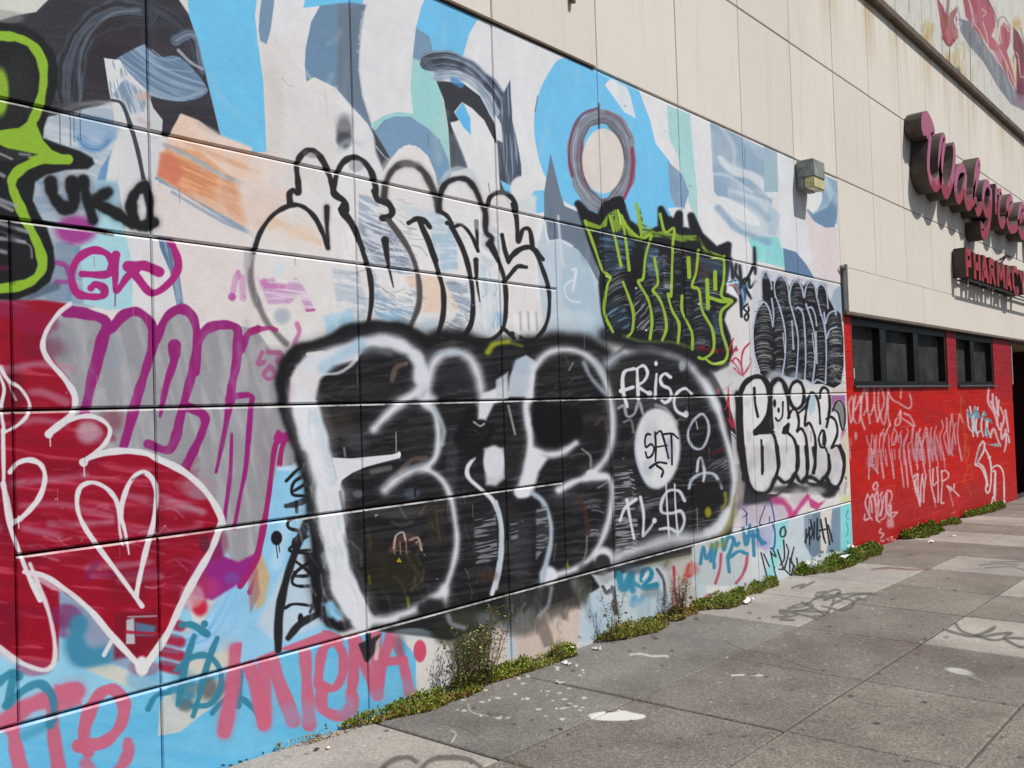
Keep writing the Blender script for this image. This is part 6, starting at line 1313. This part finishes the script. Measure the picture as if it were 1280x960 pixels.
# bird wires standing on the letters
V = []; Fc = []
for (sx, sz) in SPIKES:
    for _ in range(9):
        x = sx+R.uniform(-.16, .16); y = R.uniform(YF+.02, -.05); a = R.uniform(-.6, .6); h = R.uniform(.08, .14); o = len(V)
        V += [(x-.002, y, sz), (x+.002, y, sz), (x+.002+h*math.sin(a), y+R.uniform(-.04, .03), sz+h*math.cos(a))]; Fc.append((o, o+1, o+2))
obj('bird_spikes', poly_mesh('bird_spikes', V, Fc, plain('spike_wire', 'a89f80', .5, .1)), sg, kind='stuff')
bs = thing('block_sign', 'row of red block letters reading PHARMACY with dark sides, below the cursive sign', 'sign', (15.4, 0, 3.35)); bs.location = (0, 0, 0)
GL = {'P': ['0,0 0,1', '0,.92 .7,.9 .7,.5 0,.48'], 'H': ['0,0 0,1', '1,0 1,1', '0,.5 1,.5'], 'A': ['0,0 .5,1', '1,0 .5,1', '.2,.32 .8,.32'], 'R': ['0,0 0,1', '0,.92 .75,.9 .75,.55 0,.5', '.45,.5 .95,0'],
      'M': ['0,0 0,1', '0,1 .5,.35', '1,1 .5,.35', '1,0 1,1'], 'C': ['1,.8 .75,1 .25,1 0,.75 0,.25 .25,0 .75,0 1,.2'], 'Y': ['0,1 .5,.5', '1,1 .5,.5', '.5,0 .5,.5']}
for ch, x0, x1 in BLOCK:
    st = []
    for k, t_ in enumerate(GL[ch]):
        P = [tuple(map(float, q.split(','))) for q in t_.split()]; wd = .125
        P = [(x0+.06+(x1-x0-.12)*a_, 3.35+.05+.42*b_) for a_, b_ in P]; st.append((P, [wd, wd]))
    old = smooth; smooth = lambda p, c=False, n=4: p
    ribbon_letter('letter', st, bs, -.2, -.02, M_face2, M_side); smooth = old
obj('mounting_rail', boxes('mounting_rail', [(15.42, 21.0, -.19, -.16, 3.355, 3.372), (15.42, 21.0, -.06, -.03, 3.355, 3.372)], M_dark), bs)
obj('junction_box', boxes('junction_box', [(15.3, 15.36, -.12, -.01, 3.39, 3.5)], M_dark), bs)
# small cable bracket right of the block sign
t = thing('cable_bracket', 'small dark cable bracket between the two signs near the right edge', 'bracket', (18.35, -.02, 4.03)); tube('arm', [(-.1, -.02, -.06), (.05, -.1, .03), (.3, -.1, .02)], .02, M_dark, t); tube('strut', [(.1, -.08, .02), (.12, 0, -.08)], .014, M_dark, t)
# ================================================================ weeds, plants, litter
def leafmat(name, a, c, sub=.15):
    m, nt, b = new_mat(name); L(nt, ramp(nt, noise(nt, 30., 4, .6), [(.35, lin(a)), (.65, lin(c))]), b.inputs['Base Color']); b.inputs['Roughness'].default_value = .6; b.inputs['Specular IOR Level'].default_value = .3
    b.inputs['Subsurface Weight'].default_value = 0; return m
LM = [leafmat('leaf_green', '617c2a', '90a23e'), leafmat('leaf_olive', '83903a', 'a5a648'), leafmat('leaf_straw', 'a8944c', 'c4b070'), leafmat('leaf_rust', '7c5230', '9a6c40'), leafmat('leaf_dark', '3c4e1e', '566828'), leafmat('stem_brown', '4a3f2a', '66563a')]
def clump(label, pts_, hgt, dens, pal, seed, name='weed_clump', leaf=.0115, group=None):
    """pts_: (x, half-depth w) profile along the wall; a low mat of small lobed leaves on creeping stems"""
    r = random.Random(seed); V = []; Fc = []; MI = []; x0 = pts_[0][0]; x1 = pts_[-1][0]
    xs = [p[0] for p in pts_]; ws = [p[1] for p in pts_]; n = int((x1-x0)*dens*1.7); hn = [r.uniform(.5, 1.) for _ in range(40)]
    cx = (x0+x1)/2; t = thing(name, label, 'weeds', (cx, -.02, gs(cx, 0)), group='weed mats along the foot of the wall'); SV = []; SF = []
    for _ in range(n):
        x = r.uniform(x0, x1); wm = float(np.interp(x, xs, ws))*.82*(.55+.5*float(np.interp(x*9 % 39, range(40), hn))); w = .015+wm*r.random()**.8
        e = max(0, 1-(w/(wm+.02))**2)*min(1, (x-x0)/.07+.1)*min(1, (x1-x)/.07+.1); hz = float(np.interp((x*13+w*17) % 39, range(40), hn))
        H = hgt*.72*(.2+.8*e)*hz; pn = float(np.interp((x*7.3+w*5+seed*3) % 39, range(40), hn))
        if pn < .66 and r.random() < .75: continue
        z = gs(x, w)+H*r.random()**.45*(.5+.8*(pn-.5)*2)
        if w < .06: z += .03*r.random()
        k = 4 if r.random() < .6 else 3
        base = Vector((x-cx, -w+.02, z-gs(cx, 0))); az = r.uniform(0, 6.283); el = r.uniform(.1, 1.3)
        m_i = r.choices(range(6), pal)[0]
        if z-gs(x, w) < .02 and r.random() < .3: m_i = 3
        for q in range(k):
            a = az+(q-k/2)*.75+r.uniform(-.3, .3); e2 = el+r.uniform(-.5, .5); d = Vector((math.cos(a)*math.cos(e2), math.sin(a)*math.cos(e2), math.sin(e2))); sd_ = d.orthogonal().normalized()
            sd_.rotate(Matrix.Rotation(r.uniform(0, 3), 3, d)); ln = leaf*r.choice((.5, .7, .9, 1.1, 1.6))*r.uniform(.8, 1.2); wd = ln*.32; o = len(V)
            if base.y+d.y*ln > .015: d.y = -abs(d.y)
            V += [base, base+d*ln*.55+sd_*wd, base+d*ln, base+d*ln*.55-sd_*wd]; Fc.append((o, o+1, o+2, o+3)); MI.append(m_i)
    obj('foliage', poly_mesh('foliage', V, Fc, LM, MI), t)
    for _ in range(max(6, int((x1-x0)*18))):
        x = r.uniform(x0+.03, x1-.03); w = .02; wm = float(np.interp(x, xs, ws)); a = r.uniform(-.6, .6); o = len(SV); p0 = Vector((x-cx, 0., gs(x, w)-gs(cx, 0)+.005)); d = Vector((math.sin(a)*.5, -r.uniform(.3, .9)*wm, r.uniform(.2, .9)*hgt)); s_ = Vector((.002, 0, 0))
        SV += [p0-s_, p0+s_, p0+d+s_, p0+d-s_]; SF.append((o, o+1, o+2, o+3))
    obj('stems', poly_mesh('stems', SV, SF, LM[5]), t); return t
GY = [46, 30, 10, 5, 8, 1]; GG = [66, 12, 2, 2, 18, 1]; GD = [6, 20, 34, 26, 6, 6]
clump('sparse dry brown weeds at the very left foot of the blue painted wall', [(2.75, .02), (2.9, .08), (3.05, .11), (3.24, .1)], .03, 500, GD, 1, leaf=.009)
clump('yellow-green weed mat at the foot of the wall, left of the tall weed', [(3.16, .04), (3.35, .13), (3.6, .2), (3.9, .22), (4.12, .17), (4.22, .05)], .065, 3600, GY, 2)
clump('yellow-green weed mat below the black and white letters, right of the tall weed', [(4.1, .04), (4.3, .13), (4.6, .15), (4.9, .17), (5.1, .15), (5.22, .04)], .085, 3400, GY, 3)
clump('olive and straw weed mat between the blue scrawl and the white paint splash', [(5.5, .03), (5.7, .2), (6.0, .24), (6.25, .2), (6.35, .12)], .09, 3200, [18, 40, 22, 8, 8, 4], 4)
clump('rusty straw weed mat under the thin red scrawl', [(6.3, .08), (6.5, .17), (6.75, .15), (6.95, .05)], .09, 3000, [8, 34, 34, 14, 6, 4], 5)
clump('bright green weed mat touching the light paving slab', [(6.85, .05), (7.1, .3), (7.45, .34), (7.6, .2)], .1, 3400, [44, 26, 8, 4, 16, 2], 6)
clump('narrow green weed mat left of the mint painted stripe', [(7.55, .1), (7.9, .2), (8.3, .17), (8.5, .05)], .1, 3000, [44, 28, 8, 4, 14, 2], 7)
clump('large deep green weed mat at the corner where the red wall begins', [(8.95, .1), (9.3, .33), (9.8, .38), (10.3, .36), (10.9, .3), (11.3, .12)], .14, 3000, GG, 8, leaf=.016)
clump('rounded green weed mat in front of the red wall', [(12.25, .08), (12.5, .3), (13.0, .36), (13.4, .28), (13.65, .08)], .17, 2400, GG, 9, leaf=.02)
clump('small weed tuft on the red wall between the two larger green mats', [(13.9, .06), (14.4, .24), (14.8, .08)], .06, 900, GG, 10, leaf=.02)
clump('farthest green weed mat near the end of the red wall', [(15.2, .06), (15.9, .2), (16.6, .24), (17.2, .2), (17.6, .06)], .09, 1500, GG, 11, leaf=.022)
def tall(label, x, w, hgt, spread, nst, seed, pal, leafn=12, leaf=.02):
    r = random.Random(seed); t = thing('tall_weed', label, 'plant', (x, -w, gs(x, w)), group='tall weeds standing against the wall'); LV = []; LF = []; LI = []; SV = []; SF = []
    def seg(a, c, ra, rc):
        d = (c-a).normalized(); u = d.orthogonal().normalized(); v = d.cross(u); o = len(SV)
        for p, rr in ((a, ra), (c, rc)):
            for k in range(3): an = 2.094*k; SV.append(p+(u*math.cos(an)+v*math.sin(an))*rr)
        for k in range(3): SF.append((o+k, o+(k+1) % 3, o+3+(k+1) % 3, o+3+k))
    for s_ in range(nst):
        p = Vector((r.uniform(-.03, .03)*spread*8, r.uniform(-.02, .02), 0)); d = Vector((r.uniform(-1, 1)*spread, r.uniform(-.25, .12), 1)).normalized(); H = hgt*r.uniform(.55, 1.05); n = 7; ra = .0035
        for k in range(n):
            q = p+d*H/n; q.y = min(q.y, w-.008); seg(p, q, ra*(1-k/n*.8), ra*(1-(k+1)/n*.8))
            for _ in range(leafn//3 if k else 1):
                a = r.uniform(0, 6.28); e = r.uniform(-.2, 1.1); dd = Vector((math.cos(a)*math.cos(e), math.sin(a)*math.cos(e), math.sin(e))); ln = leaf*r.uniform(.5, 1.3); sd_ = dd.orthogonal().normalized(); b0 = p.lerp(q, r.random())
                sd_.rotate(Matrix.Rotation(r.uniform(0, 3), 3, dd)); tw = b0+dd*r.uniform(.005, .05)*(1 if k > 1 else .3); seg(b0, tw, .0012, .0008); o = len(LV); 
                if tw.y+dd.y*ln > w-.004: continue
                LV += [tw, tw+dd*ln*.5+sd_*ln*.2, tw+dd*ln, tw+dd*ln*.5-sd_*ln*.2]; LF.append((o, o+1, o+2, o+3)); LI.append(r.choices(range(6), pal)[0])
            d = (d+Vector((r.uniform(-.25, .25), r.uniform(-.12, .1), .1))).normalized(); p = q
    obj('stems', poly_mesh('stems', SV, SF, LM[5]), t); obj('leaves', poly_mesh('leaves', LV, LF, LM, LI), t); return t
tall('tall straggly half-dry weed against the black and white lettering', 4.12, .1, .5, .62, 34, 31, [16, 8, 12, 6, 54, 4], 20, .022)
tall('thin dark weed with few leaves in front of a wall joint', 5.6, .1, .36, .14, 5, 32, [6, 4, 4, 26, 40, 20], 12, .03)
tall('small dry seedy weed before the thin red scrawl', 6.55, .09, .36, .3, 16, 33, [4, 24, 44, 20, 4, 4], 18, .016)
tall('sparse weed stalk at the left edge of the large black smudge', 4.95, .1, .12, .2, 4, 34, [40, 20, 10, 10, 16, 4], 9, .016)
def scrap(x, w, sx, sy, label, seed, col='dddcd8', lift=.0, rz=None):
    r = random.Random(seed); n = 5; V = []; Fc = []
    for i in range(n):
        for j in range(n):
            u = i/(n-1)-.5; v = j/(n-1)-.5; V.append((u*sx*(1+r.uniform(-.15, .15)), v*sy*(1+r.uniform(-.2, .2)), .004+abs(r.gauss(0, 1))*min(sx, sy)*.22))
    for i in range(n-1):
        for j in range(n-1): q = i*n+j; Fc.append((q, q+1, q+n+1, q+n)[::-1])
    o = obj('paper_scrap', poly_mesh('paper_scrap', V, Fc, plain('litter_paper', col, .75, .06, 20))); o.location = (x, -w, gs(x, w)+lift); o.rotation_euler.z = r.uniform(0, 3) if rz is None else rz
    o['label'] = label; o['category'] = 'litter'; o['group'] = 'scraps of litter along the foot of the wall'; return o
scrap(4.9, .2, .07, .04, 'curled white paper scrap at the right end of the weeds below the big letters', 1, lift=.0)
scrap(5.33, .14, .05, .045, 'small crumpled white scrap beside the wall between two weed mats', 2)
scrap(5.1, .1, .03, .02, 'tiny white paper bit on the weeds right of the curled scrap', 3, lift=.05)
scrap(7.42, .27, .16, .07, 'folded white paper lying at the edge of the light paving slab', 4, lift=.01, rz=.2)
scrap(9.2, .12, .1, .1, 'crumpled white tissue on the left part of the large green mat', 5, lift=.08)
scrap(9.75, .24, .14, .06, 'torn white paper in the middle of the large green mat', 6, lift=.1)
scrap(10.3, .12, .1, .07, 'small white wrapper high on the large green mat', 7, lift=.13)
scrap(10.15, .3, .07, .05, 'brown leaf litter scrap beside the torn white paper', 8, col='8a5a3c', lift=.1)
scrap(12.15, .42, .1, .05, 'pale scrap at the near edge of the rounded mat by the red wall', 9, lift=.0)
scrap(12.85, .5, .06, .05, 'white crumb of paper in front of the rounded mat by the red wall', 10)
scrap(2.93, .2, .028, .02, 'tiny white paper bit on the light slab at the lower left', 11)
scrap(2.88, .17, .03, .02, 'dark dry leaf on the light slab at the lower left', 12, col='2c2620')
scrap(4.52, .42, .04, .025, 'small white paper bit on the grey slab near the white splash', 13)
